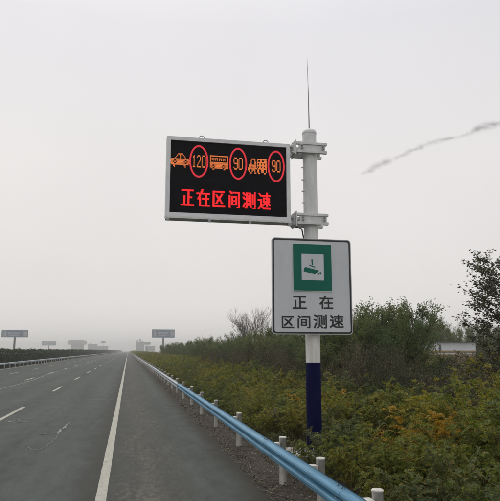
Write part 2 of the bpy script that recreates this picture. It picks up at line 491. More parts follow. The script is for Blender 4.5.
# painted lines: 4 mm above the asphalt, with ragged sides
def stripe(mb, x0, x1, y0, y1, step=0.25, rag=0.006, z=0.004):
    n_ = max(2, int((y1 - y0) / step))
    Y = np.linspace(y0, y1, n_ + 1)
    v_, f_ = [], []
    for i, y in enumerate(Y):
        a, b2 = RNG.normal(0, rag, 2)
        v_ += [(x0 + a, y, z), (x1 + b2, y, z)]
        if i:
            k = 2 * (i - 1)
            f_.append((k, k + 1, k + 3, k + 2))
    mb.add(v_, f_)
em = MB(); stripe(em, -0.43, -0.26, -5, 80, 0.45, rag=0.0035); stripe(em, -0.43, -0.26, 80, GF, 60, 0)
tag(em.build('edge_line_marking', M['paint']), kind='structure')
lm = MB()
for xc in (-4.18, -7.98, -11.75):
    for k in range(60):
        y0 = 22 + 15 * k - (0.6 if xc < -5 else 0)
        if y0 > 20:
            stripe(lm, xc - 0.075, xc + 0.075, y0, y0 + 5.0, 0.5)
stripe(lm, -15.45, -15.30, -5, GF, 20, 0.0)
tag(lm.build('lane_marking', M['paint']), kind='structure')

# sealed cracks in the lanes: thin wavy ribbons on the asphalt
_zc = [0.004]
def ribbon(mb, pts, w):
    _zc[0] += 0.0007; z = _zc[0]
    v_, f_ = [], []
    if len(pts) < 20:
        fine_p, fine_w = [], []
        ww = list(w) if hasattr(w, '__len__') else [w] * len(pts)
        for a in range(len(pts) - 1):
            for t in np.linspace(0, 1, 7)[:-1]:
                fine_p.append((pts[a][0] + (pts[a + 1][0] - pts[a][0]) * t + RNG.normal(0, 0.008), pts[a][1] + (pts[a + 1][1] - pts[a][1]) * t))
                fine_w.append((ww[a] + (ww[a + 1] - ww[a]) * t) * RNG.uniform(0.45, 1.3))
        pts, w = fine_p, fine_w
    for i, p in enumerate(pts):
        q, r_ = pts[max(i - 1, 0)], pts[min(i + 1, len(pts) - 1)]
        d = Vector((r_[0] - q[0], r_[1] - q[1])); d.normalize()
        wi = (w[i] if hasattr(w, '__len__') else w) * RNG.uniform(0.75, 1.25) / 2
        v_ += [(p[0] - d.y * wi, p[1] + d.x * wi, z), (p[0] + d.y * wi, p[1] - d.x * wi, z)]
        if i:
            k = 2 * (i - 1); f_.append((k, k + 1, k + 3, k + 2))
    mb.add(v_, f_)
def wavy(p0, p1, n_, amp):
    out = []
    for i in range(n_ + 1):
        t = i / n_
        out.append((p0[0] + (p1[0] - p0[0]) * t + RNG.normal(0, amp[0]), p0[1] + (p1[1] - p0[1]) * t + RNG.normal(0, amp[1])))
    return out
cr = MB()
ribbon(cr, wavy((-15, 30.9), (-0.6, 30.4), 60, (0.02, 0.035)), 0.06)
ribbon(cr, wavy((-15, 43.2), (-0.6, 42.6), 60, (0.02, 0.04)), 0.08)
ribbon(cr, wavy((-15, 66.4), (-0.6, 66.0), 50, (0.02, 0.05)), 0.10)
ribbon(cr, wavy((-15, 92.4), (-0.6, 92.0), 50, (0.02, 0.05)), 0.12)
for off, xa in ((0.0, -7.6), (0.25, -7.9)):
    pts = [(xa + off + 0.22 * math.sin(y * 0.16) + RNG.normal(0, 0.02), y) for y in np.arange(36, 150, 1.2)]
    ribbon(cr, pts, 0.10 if off == 0 else 0.06)
ribbon(cr, [(-2.30, 15.9), (-2.18, 15.5), (-2.02, 15.4), (-1.88, 15.8), (-1.82, 16.8), (-1.82, 17.8), (-1.88, 18.5)], 0.022)
pm = MB()
ribbon(pm, [(-1.93, 18.3), (-1.84, 18.6), (-1.90, 19.1), (-1.82, 19.5), (-1.82, 20.3), (-1.74, 21.3)], [0.03, 0.10, 0.06, 0.10, 0.07, 0.02])
ribbon(pm, [(-3.9, 21.9), (-3.6, 21.3), (-3.2, 21.4), (-3.05, 21.3)], [0.02, 0.09, 0.07, 0.02])
ribbon(cr, [(-3.75, 21.6), (-3.45, 22.3), (-3.1, 22.4)], [0.02, 0.05, 0.02])
ribbon(pm, [(-2.35, 18.15), (-2.25, 18.2), (-2.15, 18.2)], [0.03, 0.09, 0.03])
tag(pm.build('road_paint_scraps', M['scuff']), kind='structure')
tag(cr.build('road_cracks', M['sealant']), kind='structure')

# ------------------------------------------------------------------ sign pole
PX, PY = 3.85, 12.4
pole = thing('sign_pole', 'tall round grey roadside pole with navy foot, clamps and thin rod on top', 'pole', (PX, PY, 0))
def cyl_profile(mb, x, y, prof, n=40):
    vs_, fs = [], []
    for (r_, z_) in prof:
        for k in range(n):
            w = 2 * math.pi * k / n
            vs_.append((x + r_ * math.cos(w), y + r_ * math.sin(w), z_))
    for i in range(len(prof) - 1):
        for k in range(n):
            k2 = (k + 1) % n
            fs.append((i * n + k, i * n + k2, (i + 1) * n + k2, (i + 1) * n + k))
    mb.add(vs_, fs, True)
PR = 0.155
mb = MB(); cyl_profile(mb, PX, PY, [(PR, 2.75), (PR, 7.14)]); mb.build('shaft', M['galv'], pole)
mb = MB(); cyl_profile(mb, PX, PY, [(PR + 0.006, 7.12), (PR + 0.006, 7.155), (PR - 0.01, 7.20), (0.055, 7.235), (0.03, 7.26), (0.0001, 7.262)]); mb.build('cap', M['galv'], pole)
mb = MB(); cyl_profile(mb, PX, PY, [(PR - 0.001, 2.06), (PR - 0.001, 2.75)]); mb.build('white_band', M['pole_white'], pole)
mb = MB(); cyl_profile(mb, PX, PY, [(PR + 0.002, 0.28), (PR + 0.002, 2.06), (PR - 0.002, 2.062)]); mb.build('painted_foot', M['navy'], pole)
mb = MB(); cyl_profile(mb, PX, PY, [(0.27, 0.245), (0.27, 0.28), (PR, 0.28)])
for k in range(8):
    w = 2 * math.pi * (k + 0.5) / 8
    mb.tube([(PX + 0.225 * math.cos(w), PY + 0.225 * math.sin(w), 0.28), (PX + 0.225 * math.cos(w), PY + 0.225 * math.sin(w), 0.35)], 0.018, 6)
mb.build('base_plate', M['galv_dark'], pole)
mb = MB().tube([(PX, PY, 7.25), (PX - 0.005, PY, 8.1), (PX - 0.022, PY, 8.99)], [0.014, 0.010, 0.004], 8)
mb.build('lightning_rod', M['galv_dark'], pole)
def clamp(zc):
    mb = MB()
    for s in (-1, 1):                       # half shells with two lipped flanges each, front and back of the pole
        y_in = PY + s * (PR + 0.004)
        y_out = PY + s * (PR + 0.075)
        ya, yb = min(y_in, y_out), max(y_in, y_out)
        mb.box(PX - 0.36, PX + 0.335, ya, yb, zc + 0.055, zc + 0.115)
        mb.box(PX - 0.36, PX + 0.335, ya, yb, zc - 0.13, zc - 0.07)
        mb.box(PX - 0.30, PX + 0.30, ya + 0.02 * (s < 0), yb - 0.02 * (s > 0), zc - 0.071, zc + 0.056)
    for z_ in (zc + 0.03, zc - 0.05):
        cyl_profile(mb, PX, PY, [(PR, z_ - 0.012), (PR + 0.018, z_ - 0.012), (PR + 0.018, z_ + 0.012), (PR, z_ + 0.012)])
    c_ = mb.build('clamp', M['galv'], pole, 0.004)
    for dx in (-0.24, 0.24):
        for z_ in (zc + 0.02, zc - 0.04):
            mb = MB().tube([(PX + dx, PY - PR - 0.13, z_), (PX + dx, PY + PR + 0.13, z_)], 0.012, 8)
            for yy in (PY - PR - 0.10, PY + PR + 0.055 + 0.045):
                mb.tube([(PX + dx, yy - 0.012, z_), (PX + dx, yy + 0.012, z_)], 0.024, 6)
            mb.build('bolt', M['galv_dark'], c_)
    # the arm that reaches to the board: flange plate, gusset and flat tongue
    mb = MB()
    mb.box(PX - 0.385, PX - 0.36, PY - 0.20, PY + 0.20, zc - 0.17, zc + 0.16)
    mb.box(PX - 0.415, PX - 0.389, PY - 0.17, PY + 0.17, zc - 0.14, zc + 0.13)
    mb.box(PX - 0.52, PX - 0.415, PY - 0.045, PY + 0.045, zc + 0.03, zc + 0.075)
    mb.prism([(PX - 0.49, zc + 0.028), (PX - 0.415, zc - 0.13), (PX - 0.415, zc + 0.028)], PY - 0.012, PY + 0.012)
    for s in (-1, 1):
        for z_ in (zc - 0.10, zc + 0.10):
            mb.tube([(PX - 0.45, PY + s * 0.12, z_), (PX - 0.33, PY + s * 0.12, z_)], 0.013, 6)
    mb.build('bracket_arm', M['galv'], pole, 0.003)
clamp(6.74); clamp(5.13)
for z_ in (5.52, 5.78, 6.04, 6.32):        # step bolts up the near left of the shaft
    MB().tube([(PX - PR * 0.95, PY - 0.03, z_), (PX - PR - 0.05, PY - 0.03, z_)], 0.014, 8).build('step_bolt', M['galv'], pole)
mb = MB().tube([(PX - 0.12, PY + 0.13, 4.7), (PX - 0.17, PY + 0.12, 4.95), (PX - 0.30, PY + 0.10, 5.00), (PX - 0.52, PY + 0.06, 5.02)], 0.016, 8)
mb.build('cable', M['steel'], pole)

# ------------------------------------------------------------------ LED board
BX0, BX1, BZ0, BZ1 = 0.665, 3.365, 5.07, 6.815
YF, YB = 12.30, 12.52
board = thing('led_display_board', 'black electronic board lit with red characters, speed limits and amber vehicles, in grey frame', 'electronic sign', ((BX0 + BX1) / 2, 12.4, BZ0))
FW = 0.085
mb = MB().ring([(BX0, BZ0), (BX1, BZ0), (BX1, BZ1), (BX0, BZ1)], [(BX0 + FW, BZ0 + FW), (BX1 - FW, BZ0 + FW), (BX1 - FW, BZ1 - FW), (BX0 + FW, BZ1 - FW)], YF - 0.02, YB)
mb.build('frame', M['alu'], board, 0.004)
mb = MB().box(BX0 + FW - 0.01, BX1 - FW + 0.01, YB - 0.03, YB - 0.005, BZ0 + FW - 0.01, BZ1 - FW + 0.01)
for k in range(1, 4):
    xx = BX0 + (BX1 - BX0) * k / 4
    mb.box(xx - 0.03, xx + 0.03, YB + 0.002, YB + 0.05, BZ0 + 0.05, BZ1 - 0.05)
mb.build('back_panel', M['galv'], board)
SX0, SX1, SZ0, SZ1 = BX0 + FW, BX1 - FW, BZ0 + FW, BZ1 - FW
screen = MB().box(SX0 + 0.001, SX1 - 0.001, YF + 0.01, YF + 0.06, SZ0 + 0.001, SZ1 - 0.001).build('screen', M['screen'], board)
YL = YF + 0.006
# bottom ledge on little triangular brackets, lifting eyes on top
mb = MB().box(BX0 + 0.01, BX1 - 0.02, YF - 0.14, YF - 0.022, BZ0 - 0.062, BZ0 - 0.045)
mb.box(BX0 + 0.01, BX1 - 0.02, YF - 0.14, YF - 0.128, BZ0 - 0.044, BZ0 - 0.02)
mb.box(BX0 + 0.01, BX1 - 0.02, YF - 0.02, YB - 0.02, BZ0 - 0.05, BZ0 - 0.003)
mb.build('ledge', M['galv'], board)
for k in range(4):
    xx = BX0 + 0.02 + (BX1 - BX0 - 0.11) * k / 3
    mb = MB().add([(xx, YF - 0.15, BZ0 - 0.064), (xx, YF + 0.12, BZ0 - 0.064), (xx, YF - 0.15, BZ0 - 0.13),
                   (xx + 0.06, YF - 0.15, BZ0 - 0.064), (xx + 0.06, YF + 0.12, BZ0 - 0.064), (xx + 0.06, YF - 0.15, BZ0 - 0.13)],
                  [(0, 2, 1), (3, 4, 5), (0, 3, 5, 2), (2, 5, 4, 1), (1, 4, 3, 0)])
    mb.build('ledge_bracket', M['galv_dark'], board)
for xx in (1.42, 2.84):
    mb = MB()
    p = [(xx + 0.055 * math.cos(w), 12.4, BZ1 + 0.035 + 0.055 * math.sin(w)) for w in np.linspace(R(-40), R(220), 14)]
    mb.tube(p, 0.010, 8)
    mb.box(xx - 0.05, xx + 0.05, 12.37, 12.43, BZ1 + 0.001, BZ1 + 0.012)
    mb.build('lifting_eye', M['galv_dark'], board)

def dots(grid, x0, x1, z0, z1, name, mat, fill=0.97, depth=0.004):
    """one lit pixel per set cell: grid[row][col], row 0 on top"""
    h, w = grid.shape
    cw, ch = (x1 - x0) / w, (z1 - z0) / h
    mb_ = MB()
    for j in range(h):
        for i in range(w):
            if grid[j, i]:
                cx, cz = x0 + (i + 0.5) * cw, z1 - (j + 0.5) * ch
                mb_.box(cx - cw * fill / 2, cx + cw * fill / 2, YL, YL + depth, cz - ch * fill / 2, cz + ch * fill / 2)
    return mb_.build(name, mat, screen)

def raster(strokes, n=20, thick_v=2):
    """strokes on a 16 unit field -> n x n dot matrix; verticals and slants are heavier than horizontals"""
    gr = np.zeros((n, n), bool)
    for (x0, y0, x1, y1) in strokes:
        L = int(max(abs(x1 - x0), abs(y1 - y0)) * n / 16 * 3) + 2
        horiz = abs(y1 - y0) < 0.3 * abs(x1 - x0)
        for t in np.linspace(0, 1, L):
            cx, cy = (x0 + (x1 - x0) * t) * (n - 1) / 15, (y0 + (y1 - y0) * t) * (n - 1) / 15
            i, j = int(round(cx)), int(round(cy))
            for k in range(1 if horiz else thick_v):
                if 0 <= i + k < n and 0 <= j < n: gr[j, i + k] = True
            if horiz and 0 <= i < n and 0 <= j + 1 < n: gr[j + 1 if n > 18 and thick_v > 2 else j, i] = True
    return gr
GLYPH = {
    'zheng': [(1, 1, 14, 1), (8, 1, 8, 14), (8, 7, 13, 7), (3.5, 6, 3.5, 14), (0, 14, 15, 14)],
    'zai': [(0, 3, 15, 3), (6, 0, 1, 9), (3, 7, 3, 15), (6, 8, 14, 8), (10, 5, 10, 14), (5, 14, 15, 14)],
    'qu': [(1, 1, 14, 1), (1, 1, 1, 14), (1, 14, 15, 14), (11, 3, 4, 12), (4, 4, 11, 12)],
    'jian': [(1.5, 4, 1.5, 15), (2, 0, 4, 2), (6, 1, 13, 1), (13, 1, 13, 15), (11, 15, 13, 15), (4.5, 5, 4.5, 12), (9.5, 5, 9.5, 12), (5, 5, 10, 5), (5, 8.5, 10, 8.5), (5, 12, 10, 12)],
    'ce': [(0, 1, 2, 3), (0, 5, 2, 7), (2, 10, 0, 14), (4, 1, 4, 11), (8, 1, 8, 11), (4, 1, 8, 1), (6, 3, 6, 9), (6, 10, 3, 15), (7, 11, 9, 14), (11, 2, 11, 11), (14, 0, 14, 15), (12, 15, 14, 15)],
    'su': [(1, 1, 3, 3), (0, 6, 3, 6), (3, 6, 3, 12), (3, 12, 0, 15), (3, 13, 6, 14.4), (6, 14.6, 15, 14.6), (5, 2.5, 15, 2.5), (10, 0, 10, 13), (6, 5, 6, 8), (13, 5, 13, 8), (6, 5, 14, 5), (6, 8, 14, 8), (9, 9, 5, 12), (11, 9, 14, 12)],
}
# the lower line, six characters
tx0, tx1 = at(180, 195, YF)[0], at(272, 200, YF)[0]
tz1, tz0 = at(180, 188, YF)[1], at(180, 205.3, YF)[1]
cw = (tx1 - tx0) / 6
big = np.zeros((20, 6 * 23), bool)
for k, key in enumerate(('zheng', 'zai', 'qu', 'jian', 'ce', 'su')):
    big[:, k * 23 + 1:k * 23 + 21] = raster(GLYPH[key], 20, 3)
dots(big, tx0, tx1, tz0, tz1, 'character_row', M['led_red'], 0.93)

DIG = {'1': ["..#..", ".##..", "..#..", "..#..", "..#..", "..#..", "..#..", "..#..", ".###."],
       '2': [".###.", "#...#", "....#", "....#", "...#.", "..#..", ".#...", "#....", "#####"],
       '0': [".###.", "#...#", "#...#", "#...#", "#...#", "#...#", "#...#", "#...#", ".###."],
       '9': [".###.", "#...#", "#...#", "#...#", ".####", "....#", "....#", "#...#", ".###."]}
def digits(txt):
    rows = []
    for j in range(9):
        rows.append('.'.join(DIG[c][j] for c in txt))
    return np.array([[c == '#' for c in r_] for r_ in rows])
def pix(rows):
    w = max(len(r_) for r_ in rows)
    return np.array([[c == '#' for c in r_.ljust(w, '.')] for r_ in rows])
CAR = pix(["........#####.......", ".......#..#..#......", "......#...#...#.....", ".....#....#....#....", ".##################.",
           "####..#########..###", "###.##.#######.##.##", "####..#########..###", ".##################.", "...##.........##....", "....#..........#...."])
BUS = pix(["####################", "#..................#", "#.###.###.###.###..#", "#.#.#.#.#.#.#.#.#..#".replace('.#.#', '.#.#'), "#..................#", "####################",
           "####################", "###..#########..####", "##.##.#######.##.###", ".##..#########..####", "...##..........##..."])
TRUCK = pix(["....####..##########", "...#...#..#..##..###", "...#...##.##########", "..##...##.#.##.##.##", ".########.##########", ".###.####.#.##.##.##", "##########.#########",
             "##..####..##..###..#", ".#..#..#..##..###..#", "..##...##..##....##."])
for (xc, yc, rx, ry), txt in (((198.9, 161.2, 9.2, 16.6), '120'), ((238.2, 163.6, 8.9, 16.6), '90'), ((276.2, 166.2, 8.7, 16.6), '90')):
    x, z = at(xc, yc, YF)
    rxm, rzm = rx * 0.0222, ry * 0.0216
    outer = [(x + rxm * math.cos(w), z + rzm * math.sin(w)) for w in np.linspace(0, 2 * math.pi, 49)[:-1]]
    inner = [(x + (rxm - 0.036) * math.cos(w), z + (rzm - 0.040) * math.sin(w)) for w in np.linspace(0, 2 * math.pi, 49)[:-1]]
    MB().ring(outer, inner, YL, YL + 0.004).build('speed_limit_ring', M['led_ring'], screen)
    hw = 0.045 * len(txt) + 0.010
    dw = 2 * hw / (6 * len(txt) - 1)
    for k, c in enumerate(txt):
        dots(digits(c), x - hw + 6 * k * dw, x - hw + (6 * k + 5) * dw, z - 0.137, z + 0.137, 'digit', M['led_amber'], 0.9)
for (xa, ya, xb, yb), gr, nm in (((170.5, 152.5, 189.5, 168), CAR, 'car_symbol'), ((210, 155, 228, 170.5), BUS, 'bus_symbol'), ((248, 158, 266.8, 174.5), TRUCK, 'truck_symbol')):
    x0, z1 = at(xa, (ya), YF); x1, z0 = at(xb, yb, YF)
    dots(gr, x0, x1, z0, z1, nm, M['led_amber'], 0.84)

# ------------------------------------------------------------------ white sign
YW = 12.17
wx0, wz1 = at(271.8, 237.5, YW); wx1, wz0 = at(352.8, 334.4, YW)
sign = thing('road_sign', 'grey white rounded sign with green camera plate and black characters, below the electronic board', 'road sign', ((wx0 + wx1) / 2, YW, wz0))
mb = MB().prism(rrect(wx0, wx1, wz0, wz1, 0.07), YW, YW + 0.012)
panel = mb.build('panel', M['sign_rim'], sign)
ins = lambda d: rrect(wx0 + d, wx1 - d, wz0 + d, wz1 - d, 0.07 - d * 0.6)
MB().ring(ins(0.012), ins(0.045), YW - 0.003, YW - 0.0005).build('black_border', M['sign_black'], panel)
MB().prism(ins(0.047), YW - 0.002, YW - 0.0003).build('reflective_face', M['sign_face'], panel)
mb = MB().ring(rrect(wx0 - 0.004, wx1 + 0.004, wz0 - 0.004, wz1 + 0.004, 0.073), rrect(wx0 + 0.002, wx1 - 0.002, wz0 + 0.002, wz1 - 0.002, 0.068), YW - 0.006, YW + 0.035)
mb.build('rim', M['sign_rim'], sign)
for z_ in (wz0 + 0.45, wz1 - 0.45):
    mb = MB().box(wx0 + 0.12, wx1 - 0.12, YW + 0.0125, YW + 0.06, z_ - 0.04, z_ + 0.04)
    mb.build('mounting_rail', M['alu'], sign)
    mb = MB(); cyl_profile(mb, PX, PY, [(PR, z_ - 0.03), (PR + 0.016, z_ - 0.03), (PR + 0.016, z_ + 0.03), (PR, z_ + 0.03)], 32)
    mb.build('pole_band', M['galv'], sign)
# green camera plate
gx0, gz1 = at(292.6, 243.6, YW); gx1, gz0 = at(332.0, 291.4, YW)
plate = MB().prism(rrect(gx0, gx1, gz0, gz1, 0.012, 3), YW - 0.016, YW - 0.003).build('camera_plate', M['green'], sign)
MB().ring(rrect(gx0 - 0.008, gx1 + 0.008, gz0 - 0.008, gz1 + 0.008, 0.016, 3), rrect(gx0 + 0.002, gx1 - 0.002, gz0 + 0.002, gz1 - 0.002, 0.011, 3), YW - 0.018, YW - 0.003).build('plate_edge', M['galv'], plate)
ix0, iz1 = at(301.2, 253.9, YW); ix1, iz0 = at(323.8, 280.6, YW)
MB().prism(rrect(ix0, ix1, iz0, iz1, 0.006, 2), YW - 0.0185, YW - 0.0163).build('white_field', M['sign_face'], plate)
zp = lambda X, Y: at(285 + X / 8.35, 235 + Y / 8.35, YW)
mb = MB()
def pg(*pts):
    q = [zp(*p) for p in pts]
    area = sum(q[i][0] * q[(i + 1) % len(q)][1] - q[(i + 1) % len(q)][0] * q[i][1] for i in range(len(q)))
    mb.prism(q if area > 0 else q[::-1], YW - 0.021, YW - 0.0187)
pg((155, 284), (166, 268), (284, 298), (249, 329), (154, 304))
pg((217, 205), (229, 205), (231, 252), (221, 252))
pg((200, 257), (204, 250), (252, 266), (250, 274))
pg((263, 330), (291, 309), (283, 332))
pg((287, 331), (298, 304), (303, 331))
mb.build('camera_symbol', M['green'], plate)

def text_mesh(body, x0, x1, z0, z1, name, mat, parent, y0, bold=0.0):
    cu = bpy.data.curves.new('lettering', 'FONT')
    cu.body = body; cu.extrude = 0.01; cu.offset = bold; cu.resolution_u = 4
    tmp = bpy.data.objects.new('lettering', cu)
    col.objects.link(tmp)
    bpy.context.view_layer.update()
    dg = bpy.context.evaluated_depsgraph_get()
    me = bpy.data.meshes.new_from_object(tmp.evaluated_get(dg))
    bpy.data.objects.remove(tmp)
    co = np.zeros(len(me.vertices) * 3); me.vertices.foreach_get('co', co); co = co.reshape(-1, 3)
    mn, mx = co.min(0), co.max(0)
    out = np.empty_like(co)
    out[:, 0] = x0 + (co[:, 0] - mn[0]) / (mx[0] - mn[0]) * (x1 - x0)
    out[:, 2] = z0 + (co[:, 1] - mn[1]) / (mx[1] - mn[1]) * (z1 - z0)
    out[:, 1] = y0 - (co[:, 2] - mn[2]) / (mx[2] - mn[2]) * 0.0025
    root = parent
    while root.parent is not None: root = root.parent
    me2 = bpy.data.meshes.new(name)
    base_f = [tuple(p_.vertices) for p_ in me.polygons]
    vs_, fs_ = [], []
    for k, (sx, sz) in enumerate(((-1, -1), (1, -1), (-1, 1), (1, 1), (0, 0))):
        fs_ += [tuple(i + len(out) * k for i in f_) for f_ in base_f]
        vs_.append(out + np.array([sx * 0.0055, -0.0003 * k, sz * 0.0045]) - np.array(root.location))
    me2.from_pydata(np.concatenate(vs_).tolist(), [], fs_)
    me2.materials.append(mat)
    bpy.data.meshes.remove(me)
    o = bpy.data.objects.new(name, me2); col.objects.link(o); o.parent = parent
    return o
for ch_, (xa, ya, xb, yb) in (('正', (292.9, 296.0, 306.4, 308.8)), ('在', (319.4, 295.6, 333.0, 309.0)),
                              ('区', (281.9, 315.9, 294.0, 328.0)), ('间', (297.7, 315.4, 310.2, 328.2)),
                              ('测', (313.4, 314.4, 326.7, 328.4)), ('速', (329.8, 314.6, 343.6, 327.9))):
    x0, z1 = at(xa, ya, YW); x1, z0 = at(xb, yb, YW)
    text_mesh(ch_, x0, x1, z0, z1, 'character', M['sign_black'], panel, YW - 0.0024)

# concrete footing round the pole
ft = MB().box(PX - 0.62, PX + 0.62, PY - 0.45, PY + 0.75, -0.12, 0.24).build('pole_footing', M['concrete'], None, 0.03)
tag(ft, 'square pale concrete footing block under the tall sign pole', 'footing')

# ------------------------------------------------------------------ guardrails
def w_beam(mb, xf, y0, y1, zc, side, thick=0.004, h=0.31, dpt=0.083, seg=4.0):
    """W profile: two ridges facing the road (side = -1: road on the -X side)"""
    prof = [(-0.155, 0.012), (-0.140, 0.0), (-0.118, 0.012), (-0.095, 0.070), (-0.075, 0.083), (-0.045, 0.083), (-0.028, 0.068), (-0.010, 0.014), (0.010, 0.014),
            (0.028, 0.068), (0.045, 0.083), (0.075, 0.083), (0.095, 0.070), (0.118, 0.012), (0.140, 0.0), (0.155, 0.012)]
    ends = np.arange(y0, y1 - 0.01, seg)
    for i, ya in enumerate(ends):
        yb = min(ya + seg + (0.30 if ya + seg < y1 - 1 else 0), y1)
        v_, f_ = [], []
        k = len(prof)
        for y, push in ((ya, 0.0), (yb, 0.005)):
            for t in (0, thick):
                for dz, dx in prof:
                    v_.append((xf + side * (dx - push - t), y, zc + dz))
        for a in range(k - 1):
            f_ += [(a, a + 1, 2 * k + a + 1, 2 * k + a), (k + a + 1, k + a, 3 * k + a, 3 * k + a + 1), (a + 1, a, k + a, k + a + 1), (2 * k + a, 2 * k + a + 1, 3 * k + a + 1, 3 * k + a)]
        mb.add(v_, f_, False)

RX = 2.535                                   # back plane of the beam; ridges face the road
posts_y = [2.6, 4.6, 6.68, 8.74, 10.95, 15.33, 19.42, 23.2, 27.1, 31.0, 35.0] + [39 + 4 * k for k in range(60)]
guard = thing('guardrail', 'pale blue steel guardrail on round posts along the right shoulder', 'guardrail', (2.6, 0, 0))
mb = MB(); w_beam(mb, RX, -1.0, 30.7, 0.585, -1); rail = mb.build('rail', M['rail_blue'], guard)
for k in range(1, 7):
    for dy in (0.07, 0.22):
        for dz, dx in ((-0.128, 0.006), (0.128, 0.006), (-0.02, 0.03), (0.02, 0.03)):
            yb = -1.0 + 4 * k + dy
            MB().tube([(RX - dx - 0.004, yb, 0.585 + dz), (RX - dx - 0.016, yb, 0.585 + dz)], [0.017, 0.012], 8).build('bolt', M['galv_dark'], rail)
mb = MB(); w_beam(mb, RX, 31.0, 100, 0.585, -1); w_beam(mb, RX, 100, 700, 0.585, -1, seg=40); mb.build('rail', M['rail_grey'], guard)
PXG = 2.80
for i, y in enumerate(posts_y):
    mb = MB()
    n_ = 20 if y < 40 else 10
    lean = RNG.normal(0, 0.006)
    cyl_profile(mb, PXG + (RNG.normal(0, 0.008) if y > 12 else 0), y, [(0.064, -0.1), (0.064, 0.742), (0.070, 0.744), (0.070, 0.760), (0.060, 0.768), (0.0001, 0.770)], n_)
    pst = mb.build('post', M['post'], guard)
    if y < 120:
        mb = MB().box(RX + 0.008, PXG - 0.062, y - 0.075, y + 0.075, 0.50, 0.67)
        mb.build('spacer_block', M['post'], pst, 0.006)
        mb = MB()
        mb.tube([(RX - 0.022, y, 0.585), (RX + 0.02, y, 0.585)], 0.016, 6)
        mb.build('bolt', M['galv_dark'], pst)
mg = thing('median_guardrail', 'grey steel guardrail running below the dark median hedge', 'guardrail', (-16.2, 70, 0))
mb = MB(); w_beam(mb, -16.2, 66, 160, 0.60, 1); w_beam(mb, -16.2, 160, 700, 0.60, 1, seg=40); mb.build('rail', M['rail_grey'], mg)
for k in range(80):
    y = 68 + 4 * k
    mb = MB(); cyl_profile(mb, -16.42, y, [(0.06, -0.1), (0.06, 0.76), (0.0001, 0.765)], 8); mb.build('post', M['post'], mg)

# small things by the verge
st = MB().tube([(3.86, 15.9, -0.05), (3.88, 15.92, 0.45), (3.87, 15.9, 0.82)], [0.035, 0.033, 0.026], 7).build('wooden_stake', M['wood'])
tag(st, 'thin dark wooden stake standing behind the blue guardrail', 'stake')
mk = thing('concrete_block', 'small pale concrete block half hidden in shrubs right of the navy pole foot', 'concrete block', (5.15, 13.6, -0.05))
MB().box(5.03, 5.25, 13.49, 13.71, -0.1, 0.42).build('block_body', M['concrete'], mk, 0.015)
MB().box(4.99, 5.29, 13.45, 13.75, 0.423, 0.48).build('block_cap', M['concrete'], mk, 0.012)
# ------------------------------------------------------------------ plants: generators
RNG = np.random.default_rng(11)
def unit(a):
    return a / np.maximum(np.linalg.norm(a, axis=-1, keepdims=True), 1e-9)

def leaf_quads(P, D, S, L, W, mid=0.45):
    L = np.asarray(L)[:, None]; W = np.asarray(W)[:, None]
    return np.stack([P, P + D * L * mid + S * W / 2, P + D * L, P + D * L * mid - S * W / 2], axis=1)

def quads_object(name, V, mat, parent=None, link=True):
    n = len(V)
    me = bpy.data.meshes.new(name)
    me.vertices.add(n * 4); me.loops.add(n * 4); me.polygons.add(n)
    me.vertices.foreach_set('co', V.reshape(-1).astype(np.float32))
    me.loops.foreach_set('vertex_index', np.arange(n * 4, dtype=np.int32))
    me.polygons.foreach_set('loop_start', np.arange(0, n * 4, 4, dtype=np.int32))
    me.update(calc_edges=True)
    me.materials.append(mat)
    o = bpy.data.objects.new(name, me)
    col.objects.link(o)
    if parent is not None: o.parent = parent
    return o

def bend(p0, d, L, droop, n, wob=0.0):
    """a curved shoot from p0: list of points"""
    d = Vector(d).normalized(); pts = [Vector(p0)]
    for i in range(n):
        d = (d + Vector((RNG.normal(0, wob), RNG.normal(0, wob), RNG.normal(0, wob) - droop / n))).normalized()
        pts.append(pts[-1] + d * (L / n))
    return pts

def sph(az, el):
    return np.array([math.cos(az) * math.cos(el), math.sin(az) * math.cos(el), math.sin(el)])

def along(pts, t):
    x = t * (len(pts) - 1); i = min(int(x), len(pts) - 2)
    return pts[i].lerp(pts[i + 1], x - i), (pts[i + 1] - pts[i]).normalized()

def pinnate(shoots, n_frond, fl, pairs, ll, lw, t0=0.25, el=(0.1, 0.9), droop=0.6):
    """feathery compound leaves along the shoots"""
    out = []
    for pts in shoots:
        for k in range(n_frond):
            t = t0 + (1 - t0) * (1 - RNG.random() ** 1.5) if t0 < 1 else 1
            p, dr = along(pts, min(t, 0.999))
            az = RNG.random() * 6.283
            e_ = RNG.uniform(*el)
            d0 = unit(sph(az, e_) + 0.35 * np.array(dr))
            L = fl * RNG.uniform(0.6, 1.15) * (1 - 0.25 * t)
            s = np.linspace(0.18, 1.0, pairs)
            P = np.array(p)[None] + d0[None] * (s * L)[:, None] + np.array([0, 0, -1.0])[None] * (droop * L * s * s)[:, None]
            tg = unit(d0[None] + np.array([0, 0, -1.0])[None] * (2 * droop * s)[:, None])
            side = unit(np.cross(tg, np.array([0.0, 0, 1.0]) + RNG.normal(0, 0.35, 3)))
            for sg in (-1, 1):
                D = unit(tg * 0.55 + side * sg * 0.85 + RNG.normal(0, 0.16, P.shape))
                S = unit(np.cross(D, np.cross(side, tg)) + RNG.normal(0, 0.25, P.shape))
                m_ = len(P)
                out.append(leaf_quads(P, D, S, ll * RNG.uniform(0.75, 1.15, m_) * (1 - 0.35 * s), lw * RNG.uniform(0.8, 1.2, m_)))
    return np.concatenate(out)

